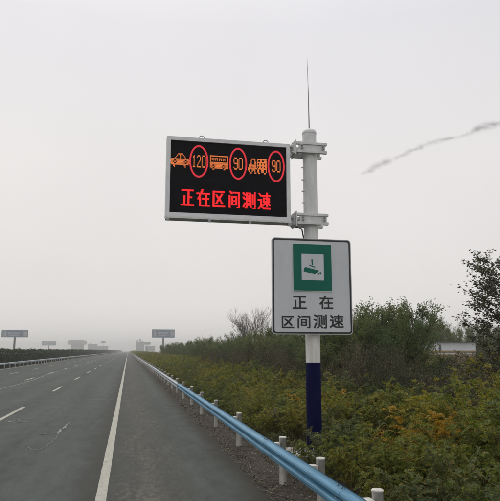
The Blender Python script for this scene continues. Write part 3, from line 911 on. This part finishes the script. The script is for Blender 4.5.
def leafy(shoots, n_leaf, L, W, t0=0.1, jitter=0.03, up=0.3, mid=0.45):
    """single leaves round each shoot"""
    P, D = [], []
    for pts in shoots:
        for k in range(n_leaf):
            p, dr = along(pts, min(t0 + (1 - t0) * RNG.random(), 0.999))
            P.append(np.array(p) + RNG.normal(0, jitter, 3))
            D.append(unit(RNG.normal(0, 1, 3) * 0.9 + np.array(dr) * 0.8 + np.array([0, 0, up])))
    P, D = np.array(P), np.array(D)
    S = unit(np.cross(D, RNG.normal(0, 1, P.shape)))
    n = len(P)
    return leaf_quads(P, D, S, L * RNG.uniform(0.6, 1.2, n), W * RNG.uniform(0.7, 1.2, n), mid)

def tubes(mb, shoots, r0, r1, n=4):
    for pts in shoots:
        m_ = len(pts)
        mb.tube(pts, [r0 + (r1 - r0) * i / (m_ - 1) for i in range(m_)], n, False)

def feather_shrub(h, n_stem=9, n_frond=24, lean=(0.75, 1.35)):
    stems, twigs = [], []
    for k in range(n_stem):
        az = RNG.random() * 6.283
        p0 = (RNG.normal(0, 0.10), RNG.normal(0, 0.10), -0.05)
        st_ = bend(p0, sph(az, RNG.uniform(*lean)), h * RNG.uniform(0.75, 1.08), 0.15, 6, 0.09)
        stems.append(st_)
        for j in range(3):
            p, dr = along(st_, RNG.uniform(0.35, 0.85))
            twigs.append(bend(p, np.array(dr) + 0.9 * sph(RNG.random() * 6.28, 0.3), h * RNG.uniform(0.18, 0.36), 0.1, 3, 0.1))
    q = [pinnate(stems, int(n_frond * 0.8), 0.36, 11, 0.058, 0.021, el=(0.15, 1.15), droop=0.5), pinnate(twigs, 6, 0.28, 9, 0.052, 0.019, 0.2, el=(0.15, 1.15))]
    return np.concatenate(q), stems, twigs

def weed_bush(h, n_stem=16):
    stems, twigs = [], []
    for k in range(n_stem):
        az = RNG.random() * 6.283
        p0 = (RNG.normal(0, 0.22), RNG.normal(0, 0.22), -0.05)
        st_ = bend(p0, sph(az, RNG.uniform(0.95, 1.5)), h * RNG.uniform(0.65, 1.08), 0.05, 6, 0.07)
        stems.append(st_)
        for j in range(11):
            p, dr = along(st_, RNG.uniform(0.2, 0.98))
            twigs.append(bend(p, np.array(dr) * 0.6 + sph(RNG.random() * 6.28, 0.5), h * RNG.uniform(0.08, 0.22), 0.0, 2, 0.12))
    return leafy(twigs, 16, 0.066, 0.030, 0.1, 0.045), stems, twigs

def thicket_tree(h, n_stem=8, narrow=1.0, n_leaf=24):
    stems, twigs, br = [], [], []
    for k in range(n_stem):
        az = k * 2.4 + RNG.random()
        p0 = (RNG.normal(0, 0.22), RNG.normal(0, 0.22), -0.05)
        L = h * RNG.uniform(0.72, 1.08)
        st_ = bend(p0, sph(az, RNG.uniform(0.95, 1.45) * narrow), L, -0.25, 8, 0.06)
        stems.append(st_)
        for j in range(15):
            t = 0.06 + 0.90 * (j + RNG.random()) / 15
            p, dr = along(st_, t)
            b_ = bend(p, np.array(dr) * 0.7 + 0.9 * sph(RNG.random() * 6.28, 0.35), h * RNG.uniform(0.12, 0.27) * (1.1 - 0.55 * t), -0.15, 4, 0.12)
            br.append(b_)
            for i in range(4):
                p2, d2 = along(b_, RNG.uniform(0.3, 1.0))
                twigs.append(bend(p2, np.array(d2) + 0.7 * sph(RNG.random() * 6.28, 0.4), h * RNG.uniform(0.04, 0.10), 0, 2, 0.1))
    # gaps: drop the twigs that fall into a few empty pockets of the crown
    voids = [(RNG.normal(0, h * 0.20), RNG.normal(0, h * 0.20), RNG.uniform(0.35, 1.0) * h, RNG.uniform(0.06, 0.11) * h) for _ in range(8)]
    keep = [tw for tw in twigs if not any((tw[0].x - a) ** 2 + (tw[0].y - b) ** 2 + (tw[0].z - c) ** 2 < r * r for a, b, c, r in voids)]
    return leafy(keep, n_leaf, 0.115, 0.046, 0.0, 0.085, 0.5), stems, br

def plant(kind_name, label, cat, group, leaves, stems, twigs, leaf_m, stem_m, r, part_leaf, part_stem, twig_r=0.004):
    root = thing(kind_name, label, cat, (0, 0, 0), group)
    quads_object(part_leaf, leaves, leaf_m, root)
    mb_ = MB(); tubes(mb_, stems, r, r * 0.35, 5); tubes(mb_, twigs, twig_r, twig_r * 0.5, 3)
    mb_.build(part_stem, stem_m, root)
    return root

class Kind:
    """a few grown plants of one kind; put() uses each itself once, then copies"""
    def __init__(self, roots):
        self.roots, self.used = roots, set()
        self.std = [(o['label'], o.get('group')) for o in roots]
    def put(self, x, y, s=1.0, rz=None, label=None, cat=None, group=None, i=None, sz=None, z=-0.05):
        i = int(RNG.integers(len(self.roots))) if i is None else i
        o = self.roots[i]
        if i in self.used: o = copy_thing(o)
        else: self.used.add(i)
        o.location = (x, y, z)
        o.rotation_euler = (0, 0, RNG.random() * 6.283 if rz is None else rz)
        o.scale = (s, s, sz if sz else s)
        o['label'] = label or self.std[i][0]
        gr = group if label else self.std[i][1]
        if gr: o['group'] = gr
        elif 'group' in o: del o['group']
        return o

# ------------------------------------------------------------------ plants: one of each kind
G_OLIVE = 'olive shrubs in the band behind the guardrail'
G_GREEN = 'grey green shrubs in the band behind the guardrail'
G_WEED = 'brownish weed bushes behind the shrub band'
G_TREE = 'bushy trees in the long row behind the shrubs'
G_FAR = 'hazy trees in the fields beyond'
olive = Kind([plant('feathery_shrub', 'olive feathery shrub turning yellow in the band behind the blue guardrail', 'shrub', G_OLIVE,
                    *feather_shrub(1.3, 9 + k % 3), M['leaf_olive'], M['stem'], 0.009, 'foliage', 'stems') for k in range(4)])
greens = Kind([plant('feathery_shrub', 'grey green feathery shrub among the olive ones behind the blue guardrail', 'shrub', G_GREEN,
                     *feather_shrub(1.3, 9), M['leaf_green'], M['stem'], 0.009, 'foliage', 'stems') for k in range(2)])
yellow = Kind([plant('feathery_shrub', 'yellow', 'shrub', None, *feather_shrub(1.3, 9, 30), M['leaf_yellow'], M['stem'], 0.009, 'foliage', 'stems')])
orange = Kind([plant('feathery_shrub', 'orange', 'shrub', None, *feather_shrub(1.3, 8, 28), M['leaf_orange'], M['stem'], 0.009, 'foliage', 'stems')])
weeds = Kind([plant('weed_bush', 'tall brownish weed bush with small leaves behind the feathery shrubs', 'bush', G_WEED,
                    *weed_bush(2.0), M['leaf_weed'], M['stem'], 0.008, 'foliage', 'stems', 0.003) for k in range(3)])
RNG = np.random.default_rng(5)
trees = Kind([plant('bushy_tree', 'dark green bushy tree in the long row behind the roadside shrubs', 'tree', G_TREE,
                    *thicket_tree(4.5, 8 + k), M['leaf_tree'], M['bark'], 0.035, 'crown', 'trunk', 0.006) for k in range(3)])

# ------------------------------------------------------------------ planting
RNG = np.random.default_rng(3)
def in_view(x, y, pad=1.2):
    return y > 4 and x < math.tan(R(11.34 + 23.5)) * y + pad

special = [  # x, y, kind, scale, label
    (5.15, 10.3, 'orange', 1.06, 'orange yellow feathery shrub standing taller than the olive shrubs around it'),
    (6.15, 11.2, 'yellow', 1.18, 'bright yellow green feathery shrub beside the orange yellow one'),
    (7.45, 12.2, 'orange', 1.10, 'orange leaved shrub in front of the dusky leaved tree at the right'),
    (3.80, 11.60, 'green', 0.78, 'small grey green shrub covering the front of the navy pole foot'),
    (4.42, 11.75, 'green', 0.80, 'grey green shrub just right of the navy pole foot, before the concrete block'),
    (3.46, 14.2, 'green', 0.45, 'low grey green shrub between the guardrail and the pole footing'),
    (5.65, 17.3, 'orange', 1.0, 'small orange shrub behind the pale concrete block'),
    (4.4, 20.8, 'yellow', 0.72, 'low yellow shrub left of the navy pole foot'),
    (6.6, 33.0, 'orange', 1.0, 'orange tinged shrub at the back of the band, left of the white sign'),
    (4.35, 9.2, 'orange', 0.62, 'low orange tinged shrub close behind the near guardrail post'),
]
kinds = {'orange': orange, 'yellow': yellow, 'green': greens}
for x, y, kn, s, lab in special:
    o = kinds[kn].put(x, y, s, label=lab)
# orange and yellow twigs inside other shrubs of the band
for i, (x, y, kn, s) in enumerate([(6.9, 9.9, 'yellow', 0.85), (5.9, 14.4, 'yellow', 0.8), (6.2, 24, 'yellow', 0.95), (5.6, 8.6, 'yellow', 0.9), (6.9, 10.4, 'yellow', 1.05), (4.9, 31, 'yellow', 0.9), (5.4, 38, 'yellow', 1.0), (5.2, 28, 'orange', 0.6), (6.3, 44, 'yellow', 0.8)]):
    o = kinds[kn].put(x, y, s, label=('yellow feathery shrub scattered among the olive shrubs' if kn == 'yellow' else 'low orange shrub at the front of the band, far along the guardrail'))
    if kn == 'yellow': o['group'] = 'yellow shrubs scattered in the band'

n_ol = 0
y = 5.6
while y < 66:
    step = 0.78 if y < 20 else (0.95 if y < 36 else 1.35)
    for x0 in (3.75, 4.55, 5.4, 6.3, 7.2):
        x = x0 + RNG.normal(0, 0.16); yy = y + RNG.uniform(-0.4, 0.4)
        if not in_view(x, yy): continue
        if yy < 11: x -= 0.18
        if 11.3 < yy < 15.6 and x < 4.55: continue
        if math.hypot(x - 5.15, yy - 12.9) < 0.5: continue
        if any(math.hypot(x - a, yy - b) < 0.75 for a, b, *_ in special[:3]): continue
        hh = (0.70 + 0.135 * (x - 3.4)) * (1.1 if yy < 12 else 1) * RNG.uniform(0.85, 1.15)
        if yy > 24: hh *= 0.95
        k = olive if RNG.random() < 0.74 else greens
        k.put(x, yy, hh * RNG.uniform(0.82, 1.02), sz=hh * RNG.uniform(0.80, 1.24))
    y += step

y = 9.0
while y < 62:
    step = 1.25 if y < 24 else 2.0
    for x0 in np.arange(8.1, 22, 1.25):
        if y > 24 and x0 > 10.6: continue
        x = x0 - 0.45 + RNG.normal(0, 0.25); yy = y + RNG.uniform(-0.5, 0.5)
        if not in_view(x, yy): continue
        s = RNG.uniform(0.78, 1.0)
        right = x / yy > 0.50
        o = weeds.put(x, yy, s * 0.95, sz=s * (0.98 if right else (1.36 if x < 10.8 else 1.0)))
    y += step
# a lower patch of weeds in the open gap, further off
for k in range(34):
    yy = RNG.uniform(25, 42); x = yy * RNG.uniform(0.545, 0.70)
    weeds.put(x, yy, RNG.uniform(0.8, 1.0), sz=RNG.uniform(1.0, 1.13), label='low brownish weed bush in the open gap before the white shed', group='weed bushes in the gap before the shed')

y = 27.5
while y < 200:
    for row, x0 in enumerate((11.6, 14.2)):
        x = x0 + RNG.normal(0, 0.5); yy = y + RNG.uniform(-1.0, 1.0)
        s = RNG.uniform(0.80, 1.0) * (1.0 if row == 0 else 1.06)
        if 60 < yy: s *= 0.97
        if x + 1.0 * s > 0.535 * yy: continue
        trees.put(x, yy, s * 1.05, sz=s * RNG.uniform(0.86, 1.02))
    y += 3.0 if y < 70 else 4.6
for i_, (x, yy, s, h_) in enumerate(((9.2, 25.5, 1.0, 0.86), (10.2, 25.0, 1.0, 0.90), (11.0, 24.6, 1.02, 0.97), (11.6, 25.6, 1.0, 0.95), (12.2, 26.6, 1.0, 0.92), (10.6, 27.0, 1.05, 0.98),
                                     (12.9, 28.2, 0.95, 0.86), (9.8, 28.0, 1.0, 0.92), (11.9, 28.4, 1.0, 0.98), (8.6, 24.4, 0.9, 0.74), (12.0, 24.0, 0.62, 0.55), (11.2, 23.4, 0.6, 0.52))):
    trees.put(x, yy, s * 1.05, sz=h_, i=i_ % 3)
for k in range(26):
    yy = RNG.uniform(85, 150); x = yy * math.tan(R(RNG.uniform(26, 37)))
    s = RNG.uniform(1.2, 1.75)
    trees.put(x, yy, s, label='hazy grey green tree standing far behind the white shed', group=G_FAR)

# yellow-green bush under the dusky tree
o = yellow.put(10.55, 16.6, 1.45, label='tall yellow green bush under the dusky tree, right of the white shed', sz=1.75)

# dusky broad leaved tree at the right edge
def dusky_tree():
    stems, br, twigs = [], [], []
    main = bend((0, 0, -0.1), (0.0, 0.05, 1), 5.9, 0.0, 10, 0.03)
    stems.append(main)
    for k in range(74):
        t = 0.08 + 0.88 * (k + RNG.random()) / 74
        p, dr = along(main, t)
        b_ = bend(p, sph(k * 2.4 + RNG.random() * 0.6, RNG.uniform(0.55, 0.95)), RNG.uniform(1.35, 2.35) * (1.12 - 0.62 * t), -0.25, 6, 0.07)
        br.append(b_)
        for j in range(8):
            p2, d2 = along(b_, RNG.uniform(0.2, 0.98))
            twigs.append(bend(p2, np.array(d2) + 0.8 * sph(RNG.random() * 6.28, 0.4), RNG.uniform(0.2, 0.5), -0.05, 3, 0.1))
    for k in range(40):       # suckers round the foot
        s_ = bend((RNG.normal(0, 0.75), RNG.normal(0, 0.75), -0.1), sph(RNG.random() * 6.28, 1.2), RNG.uniform(1.0, 2.4), 0, 5, 0.08)
        br.append(s_)
        for j in range(8):
            p2, d2 = along(s_, RNG.uniform(0.2, 0.98))
            twigs.append(bend(p2, np.array(d2) + 0.8 * sph(RNG.random() * 6.28, 0.4), RNG.uniform(0.2, 0.4), -0.05, 3, 0.1))
    lv = np.concatenate([leafy(twigs, 24, 0.070, 0.054, 0.1, 0.05, -0.1, 0.5), leafy(br, 10, 0.088, 0.070, 0.5, 0.035, -0.1, 0.5)])
    root = thing('dusky_tree', 'dark dusky leaved young tree rising above the weeds at the right edge', 'tree', (0, 0, 0))
    quads_object('crown', lv, M['leaf_poplar'], root)
    mb_ = MB(); tubes(mb_, stems, 0.06, 0.012, 7); tubes(mb_, br, 0.016, 0.005, 4); tubes(mb_, twigs, 0.005, 0.0025, 3)
    mb_.build('trunk', M['bark'], root)
    return root
RNG = np.random.default_rng(21)
dt = dusky_tree(); dt.location = (10.15, 14.2, -0.05); dt.scale = (1.24, 1.24, 0.80)

# bare trees
def bare_tree(h, label, loc):
    root = thing('bare_tree', label, 'tree', loc)
    mb_ = MB()
    trunk = MB(); main = bend((0, 0, -0.1), (0, 0, 1), h * 0.42, 0, 6, 0.03)
    trunk.tube([tuple(Vector(loc) + p) for p in main], [0.10 - 0.006 * i for i in range(7)], 7, False)
    trunk.build('trunk', M['bare_bark'], root)
    def grow(p, d, L, r, lev):
        pts = bend(p, d, L, -0.12, 4, 0.09)
        mb_.tube([tuple(Vector(loc) + q) for q in pts], [r, r * 0.85, r * 0.7, r * 0.56, r * 0.42], 4 if lev else 5, False)
        if lev >= 4: return
        for k in range(5 if lev < 3 else 4):
            t = RNG.uniform(0.3, 1.0)
            q, dd = along(pts, min(t, 0.999))
            grow(q, np.array(dd) * 1.0 + np.array([0, 0, 0.12]) + 0.52 * sph(RNG.random() * 6.28, 0.25), L * RNG.uniform(0.5, 0.72), max(r * 0.50, 0.0075), lev + 1)
    for k in range(12):
        p, dd = along(main, RNG.uniform(0.35, 0.99))
        grow(p, np.array(dd) * 0.9 + 0.62 * sph(k * 2.4, 0.3), h * RNG.uniform(0.24, 0.36), 0.034, 1)
    mb_.build('branches', M['bare_bark'], root)
    return root
RNG = np.random.default_rng(4)
bare_tree(8.3, 'leafless grey tree with fine spreading twigs behind the dark bushy row', (13.9, 70, 0))
bare_tree(7.2, 'slender leafless tree beside the edge of the white sign', (18.6, 79, 0))

# low hedge-like shrubbery that runs on along the guardrail into the haze
n = 36000
Y = 62 * np.exp(RNG.random(n) * math.log(1000 / 62.0))
X = RNG.uniform(3.6, 9.5, n)
top = 0.75 + 0.12 * (X - 3.4) + 0.22 * np.sin(Y * 0.9 + X * 1.7) * np.sin(Y * 0.37 - X) + 0.1 * np.sin(Y * 2.3 + 3 * X)
P = np.stack([X, Y, np.maximum(top, 0.2) * RNG.random(n) ** 0.45], 1)
D = unit(RNG.normal(0, 1, (n, 3)) + np.array([0, 0, 0.5])); S = unit(np.cross(D, RNG.normal(0, 1, (n, 3))))
sz_ = 0.16 * (Y / 62.0) ** 0.75
o = quads_object('far_shrubbery', leaf_quads(P, D, S, sz_ * 1.6, sz_ * 0.7), M['leaf_far'])
tag(o, 'olive shrubbery running on along the guardrail into the haze', 'shrubbery', kind='stuff')

# median hedge
n = 42000
Y = 60 * np.exp(RNG.random(n) * math.log(1500 / 60.0))
u = RNG.uniform(-1, 1, n)
hgt = 2.28 + 0.22 * np.sin(Y * 0.8) * np.sin(Y * 0.31 + 1) + 0.14 * np.sin(Y * 2.1) * np.sin(Y * 0.57) + 0.08 * np.sin(Y * 4.3)
w = RNG.random(n)
top_side = w < 0.35
Xh = np.where(top_side, -17.3 + 0.62 * u, -17.3 + np.where(u > 0, 1, -1) * (0.62 + RNG.normal(0, 0.07, n)))
Zh = np.where(top_side, hgt * (1 - 0.05 * u * u) + RNG.normal(0, 0.06, n), 0.15 + (hgt - 0.15) * RNG.random(n))
P = np.stack([Xh, Y, Zh], 1)
D = unit(RNG.normal(0, 1, (n, 3)) + np.array([0, 0, 0.5])); S = unit(np.cross(D, RNG.normal(0, 1, (n, 3))))
sz_ = 0.15 * (Y / 80.0) ** 0.8
hedge = thing('hedge', 'long dark green clipped hedge in the median beyond the left lanes', 'hedge', (-17.3, 60, 0))
o = quads_object('foliage', leaf_quads(P, D, S, sz_ * 1.3, sz_ * 0.8) - np.array([-17.3, 60, 0]), M['leaf_hedge'], hedge)
mb = MB()
for k in range(160):
    yy = 60 + 1.6 * k
    mb.tube([(-17.3 + RNG.normal(0, 0.1), yy, -0.1), (-17.3 + RNG.normal(0, 0.2), yy + RNG.normal(0, 0.2), 1.9)], [0.04, 0.015], 5, False)
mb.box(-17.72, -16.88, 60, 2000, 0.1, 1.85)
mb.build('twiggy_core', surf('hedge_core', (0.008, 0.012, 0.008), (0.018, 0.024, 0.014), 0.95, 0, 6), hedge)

# grass and dry litter
n = 30000
X = 3.0 + 6.0 * RNG.random(n) ** 1.1; Y = 5 + 45 * RNG.random(n) ** 1.5
keep = ~((np.abs(X - PX) < 0.75) & (np.abs(Y - PY - 0.2) < 0.75))
X, Y = X[keep], Y[keep]; n = len(X)
P = np.stack([X, Y, np.full(n, -0.07)], 1)
D = unit(np.stack([RNG.normal(0, 0.4, n), RNG.normal(0, 0.4, n), np.ones(n)], 1)); S = unit(np.cross(D, RNG.normal(0, 1, (n, 3))))
o = quads_object('grass', leaf_quads(P, D, S, RNG.uniform(0.12, 0.42, n) * np.clip((X - 2.7) / 0.9, 0.3, 1), RNG.uniform(0.008, 0.018, n), 0.3), M['grass'])
n = 2600
X = 3.2 + 4.5 * RNG.random(n) ** 1.2; Y = 5.5 + 40 * RNG.random(n) ** 1.6
P = np.stack([X, Y, np.full(n, -0.07)], 1)
D = unit(np.stack([RNG.normal(0, 0.22, n), RNG.normal(0, 0.22, n), np.ones(n)], 1)); S = unit(np.cross(D, RNG.normal(0, 1, (n, 3))))
o2 = quads_object('dry_stalks', leaf_quads(P, D, S, RNG.uniform(0.5, 1.35, n), RNG.uniform(0.006, 0.013, n), 0.2), M['grass'])
tag(o2, 'thin dry stalks standing between the roadside shrubs', 'stalks', kind='stuff')
tag(o, 'dry grass growing between the shrubs and the guardrail', 'grass', kind='stuff')
n = 15000
X = 2.25 + np.abs(RNG.normal(0, 0.55, n)); Y = 4 + 50 * RNG.random(n) ** 1.7
P = np.stack([X, Y, np.where(X < 2.42, 0.006, -0.035) + RNG.uniform(0, 0.03, n)], 1)
D = unit(np.stack([RNG.normal(0, 1, n), RNG.normal(0, 1, n), RNG.normal(0, 0.25, n)], 1))
S = unit(np.cross(D, np.stack([RNG.normal(0, 0.35, n), RNG.normal(0, 0.35, n), np.ones(n)], 1)))
o = quads_object('leaf_litter', leaf_quads(P, D, S, RNG.uniform(0.02, 0.075, n), RNG.uniform(0.008, 0.035, n), 0.5), M['litter'])
tag(o, 'dry brown leaf litter on the soil under the guardrail', 'litter', kind='stuff')

# ------------------------------------------------------------------ far things
def bbox_at(a, b, Y):
    x0, z1 = at(*a, Y); x1, z0 = at(*b, Y)
    return x0, x1, z0, z1
def billboard(label, a, b, Y, m_mid, post_px=None, ends=True, marks=True):
    x0, x1, z0, z1 = bbox_at(a, b, Y)
    xc = (x0 + x1) / 2 if post_px is None else at(post_px, a[1], Y)[0]
    r_ = thing('billboard', label, 'billboard', (xc, Y, 0))
    w_, h_ = x1 - x0, z1 - z0
    pn = MB().box(x0, x1, Y - 0.9, Y - 0.5, z0, z1).build('panel', m_mid, r_)
    if ends:
        for xa, xb in ((x0 + 0.02 * w_, x0 + 0.19 * w_), (x0 + 0.79 * w_, x1 - 0.02 * w_)):
            MB().box(xa, xb, Y - 0.96, Y - 0.902, z0 + 0.08 * h_, z1 - 0.08 * h_).build('end_poster', M['bb_end'], pn)
    if marks:
        mb = MB()
        xs = np.linspace(x0 + 0.25 * w_, x0 + 0.72 * w_, 8)
        for k in range(7):
            mb.box(xs[k], xs[k] + 0.045 * w_, Y - 0.95, Y - 0.902, z0 + 0.42 * h_, z0 + 0.68 * h_)
        mb.box(x0 + 0.3 * w_, x0 + 0.66 * w_, Y - 0.95, Y - 0.902, z0 + 0.2 * h_, z0 + 0.29 * h_)
        for xa in (x0 + 0.12 * w_, x0 + 0.84 * w_, x0 + 0.91 * w_):
            mb.box(xa, xa + 0.05 * w_, Y - 1.02, Y - 0.965, z0 + 0.22 * h_, z0 + 0.72 * h_)
        mb.build('pale_marks', M['bb_mark'], pn)
    mb = MB().tube([(xc, Y, -0.1), (xc, Y, z1 - 0.3)], 0.7, 14); mb.build('post', M['steel'], r_)
    mb = MB()
    for k in range(7):
        xx = x0 + w_ * (k + 0.5) / 7
        mb.box(xx - 0.1, xx + 0.1, Y - 0.49, Y - 0.29, z0 + 0.1, z1 - 0.1)
    for zz in (z0 + 0.2 * h_, z0 + 0.8 * h_):
        mb.box(x0 + 0.2, x1 - 0.2, Y - 0.285, Y + 0.3, zz - 0.15, zz + 0.15)
    mb.build('truss', M['steel'], r_)
billboard('wide blue billboard on a single post behind the left hedge, the nearest one', (2, 330), (28, 337.3), 440, M['bb_panel'])
billboard('small pale teal billboard beyond the left hedge, right of the wide blue one', (42, 341), (56, 345.6), 1000, M['bb_green'], ends=False)
billboard('wide blue billboard on a single post at the far end of the right shrubs', (152, 329.4), (174.5, 337.6), 490, M['bb_panel'], post_px=163.5)
billboard('small hazy billboard just right of the far pale tower', (143.5, 341.6), (150.5, 344.8), 1050, M['bb_green'], ends=False, marks=False)
# sign on a slim mast above the far left buildings
x0, x1, z0, z1 = bbox_at((101, 341), (105.5, 343), 1150)
r_ = thing('mast_sign', 'tiny hazy sign on a slim mast above the far left buildings', 'mast sign', ((x0 + x1) / 2, 1150, 0))
MB().box(x0, x1, 1149.2, 1149.6, z0, z1).build('panel', M['bb_panel'], r_)
MB().tube([((x0 + x1) / 2, 1150, -0.1), ((x0 + x1) / 2, 1150, z1 - 0.3)], 0.3, 8).build('mast', M['steel'], r_)

def building(name, label, Y, body, depth=14, floors=3, cols=6, roof=None, cat='building', extra=()):
    x0, x1, z1 = body
    r_ = thing(name, label, cat, ((x0 + x1) / 2, Y, 0))
    wl_ = MB().box(x0, x1, Y, Y + depth, -0.1, z1)
    for (a, b2, za, zb, dy) in extra:
        wl_.box(a, b2, Y + dy, Y + depth - dy, za, zb)
    wl_.build('wall', M['far_wall'], r_)
    fh = z1 / floors; cw_ = (x1 - x0) / cols
    for j in range(floors):
        for i in range(cols):
            xa = x0 + (i + 0.25) * cw_; za = j * fh + 0.35 * fh
            MB().box(xa, xa + 0.5 * cw_, Y - 0.06, Y - 0.005, za, za + 0.42 * fh).build('window', M['far_dark'], r_)
    if roof:
        MB().box(x0 - roof, x1 + roof, Y - roof, Y + depth + roof, z1 + 0.003, z1 + 0.5).build('roof', M['roof'], r_)
    return r_
# building with a wide overhanging upper storey
x0, x1, z0, z1 = bbox_at((68, 340.4), (86, 344.6), 1500)
bx0, bx1, _, _ = bbox_at((71, 345), (83, 350), 1500)
r_ = thing('gate_building', 'hazy pale building with a wide overhanging top storey beyond the left hedge', 'building', ((x0 + x1) / 2, 1500, 0))
MB().box(bx0, bx1, 1500, 1520, -0.1, z0 - 0.01).build('wall', M['far_wall'], r_)
MB().box(x0, x1, 1495, 1525, z0, z1).build('upper_storey', surf('upper_storey', (0.17, 0.18, 0.19), (0.23, 0.24, 0.25), 0.7, 0, 0.2), r_)
MB().box(x0 + 4, x1 - 6, 1500, 1520, z1 + 0.003, z1 + 1.6).build('roof', M['roof'], r_)
for k in range(5):
    xa = bx0 + (k + 0.25) * (bx1 - bx0) / 5
    MB().box(xa, xa + 1.6, 1499.9, 1499.99, 4.5, 9.0).build('window', M['far_dark'], r_)
x0, x1, z0, z1 = bbox_at((88, 344.3), (97, 351), 1400)
building('office_block', 'hazy pale block between the overhanging building and the slim mast sign', 1400, (x0, x1, z1), floors=3, cols=5, extra=((x0 + 3, x0 + 7, z1 - 0.1, z1 + 1.6, 2),))
x0, x1, z0, z1 = bbox_at((97.5, 346), (108, 351), 1450)
building('low_block', 'low hazy pale block under the slim mast sign', 1450, (x0, x1, z1), floors=2, cols=6)
x0, x1, z0, z1 = bbox_at((136.3, 342.0), (144.3, 352), 1300)
building('pale_tower', 'hazy pale block with stepped spires at the far right end of the road', 1300, (x0, x1, z1), depth=12, floors=4, cols=4,
         extra=((x0 + 0.8, x0 + 4.2, z1 - 0.1, z1 + 4.5, 4), (x0 + 6, x0 + 9.2, z1 - 0.1, z1 + 7.0, 4), (x0 + 11, x0 + 14.2, z1 - 0.1, z1 + 3.4, 4)))
x0, x1, z0, z1 = bbox_at((145.5, 346.3), (155, 352), 1250)
building('long_shed', 'long low hazy shed right of the far pale tower', 1250, (x0, x1, z1), floors=1, cols=6, roof=0.6)
# a white shed in the gap between the bushes
x0, x1, z0, z1 = bbox_at((415, 342.4), (476, 357), 60)
r_ = thing('white_shed', 'low white shed with tan bands seen through the gap before the dusky tree', 'shed', ((x0 + x1) / 2, 60, 0))
MB().box(x0, x1, 60, 66, -0.1, z1).build('wall', M['wall_white'], r_)
za = at(450, 350.6, 60)[1]; zb = at(450, 352.6, 60)[1]
MB().box(x0, x1 + 0.02, 59.93, 59.997, zb, za).build('tan_band', M['tan'], r_)
za = at(450, 354.3, 60)[1]
MB().box(x0, x1 + 0.02, 59.93, 59.997, -0.05, za).build('tan_band', M['tan'], r_)
MB().prism([(x0 - 0.2, z1 + 0.003), (x1 + 0.2, z1 + 0.003), (x1 + 0.2, z1 + 0.10), (x0 - 0.2, z1 + 0.10)], 59.7, 66.3).build('roof', M['roof'], r_)
xw = at(440, 347, 60)[0]
MB().box(xw - 0.12, xw + 0.12, 59.94, 59.995, 2.35, 2.95).build('window', M['far_dark'], r_)

# a windscreen smear, built as a dark volume streak far off in the sky
pts = [at(px, py, 400) for px, py in ((359, 175.5), (366, 172), (376, 166.5), (388, 161), (400, 157), (413, 150), (428, 143.5), (445, 139.5), (460, 137), (470, 133), (482, 127), (499, 124), (516, 120), (530, 116))]
wr = [0.5, 1.7, 2.6, 2.2, 1.3, 1.9, 2.0, 1.3, 1.1, 1.7, 2.5, 2.2, 1.8, 0.5]
path, rad = [], []
for i in range(len(pts) - 1):
    for t in np.linspace(0, 1, 6)[:-1]:
        path.append((pts[i][0] + (pts[i + 1][0] - pts[i][0]) * t, 400 + RNG.normal(0, 0.3), pts[i][1] + (pts[i + 1][1] - pts[i][1]) * t + RNG.normal(0, 0.16)))
        rad.append((wr[i] + (wr[i + 1] - wr[i]) * t) * RNG.uniform(0.8, 1.2))
def wisp_mat(name, lo, hi, dens):
    wm = bpy.data.materials.new(name); wm.use_nodes = True
    nt = wm.node_tree; nt.nodes.clear()
    wo = nt.nodes.new('ShaderNodeOutputMaterial'); pv = nt.nodes.new('ShaderNodeVolumePrincipled')
    pv.inputs['Color'].default_value = (0.03, 0.03, 0.03, 1)
    tc = nt.nodes.new('ShaderNodeTexCoord'); nz = nt.nodes.new('ShaderNodeTexNoise'); mp = nt.nodes.new('ShaderNodeMapping')
    mp.inputs['Rotation'].default_value = (0, R(20), 0); mp.inputs['Scale'].default_value = (0.35, 1, 1)
    nz.inputs['Scale'].default_value = 0.30; nz.inputs['Detail'].default_value = 5; nz.inputs['Roughness'].default_value = 0.65
    mr = nt.nodes.new('ShaderNodeMapRange'); mr.inputs['From Min'].default_value = lo; mr.inputs['From Max'].default_value = hi
    mr.inputs['To Min'].default_value = 0.0; mr.inputs['To Max'].default_value = dens
    nt.links.new(tc.outputs['Object'], mp.inputs[0]); nt.links.new(mp.outputs[0], nz.inputs['Vector']); nt.links.new(nz.outputs['Fac'], mr.inputs['Value'])
    nt.links.new(mr.outputs[0], pv.inputs['Density']); nt.links.new(pv.outputs[0], wo.inputs['Volume'])
    return wm
def wisp(scale):
    return MB().tube(path, [r_ * scale for r_ in rad], 12)
o = wisp(1.5).build('smear', wisp_mat('wisp_outer', 0.35, 0.70, 0.045))
tag(o, 'thin dark windscreen smear, set far off as a streak across the pale sky', 'smear', kind='stuff')
wisp(0.95).build('smear_body', wisp_mat('wisp_body', 0.36, 0.72, 0.08), o)
wisp(0.45).build('smear_core', wisp_mat('wisp_core', 0.38, 0.70, 0.14), o)

# haze: the damp air, one closed box round everything below the clouds
hm = bpy.data.materials.new('haze'); hm.use_nodes = True
nt = hm.node_tree; nt.nodes.clear()
ho = nt.nodes.new('ShaderNodeOutputMaterial'); pv = nt.nodes.new('ShaderNodeVolumePrincipled')
pv.inputs['Color'].default_value = (0.97, 0.97, 0.97, 1)
pv.inputs['Density'].default_value = 0.00065
pv.inputs['Anisotropy'].default_value = 0.8
nt.links.new(pv.outputs[0], ho.inputs['Volume'])
hz = MB().box(-4000, 4000, -160, 4400, -1.2, 48).build('haze', hm)
tag(hz, 'pale damp haze over the road and fields', 'haze', kind='stuff')
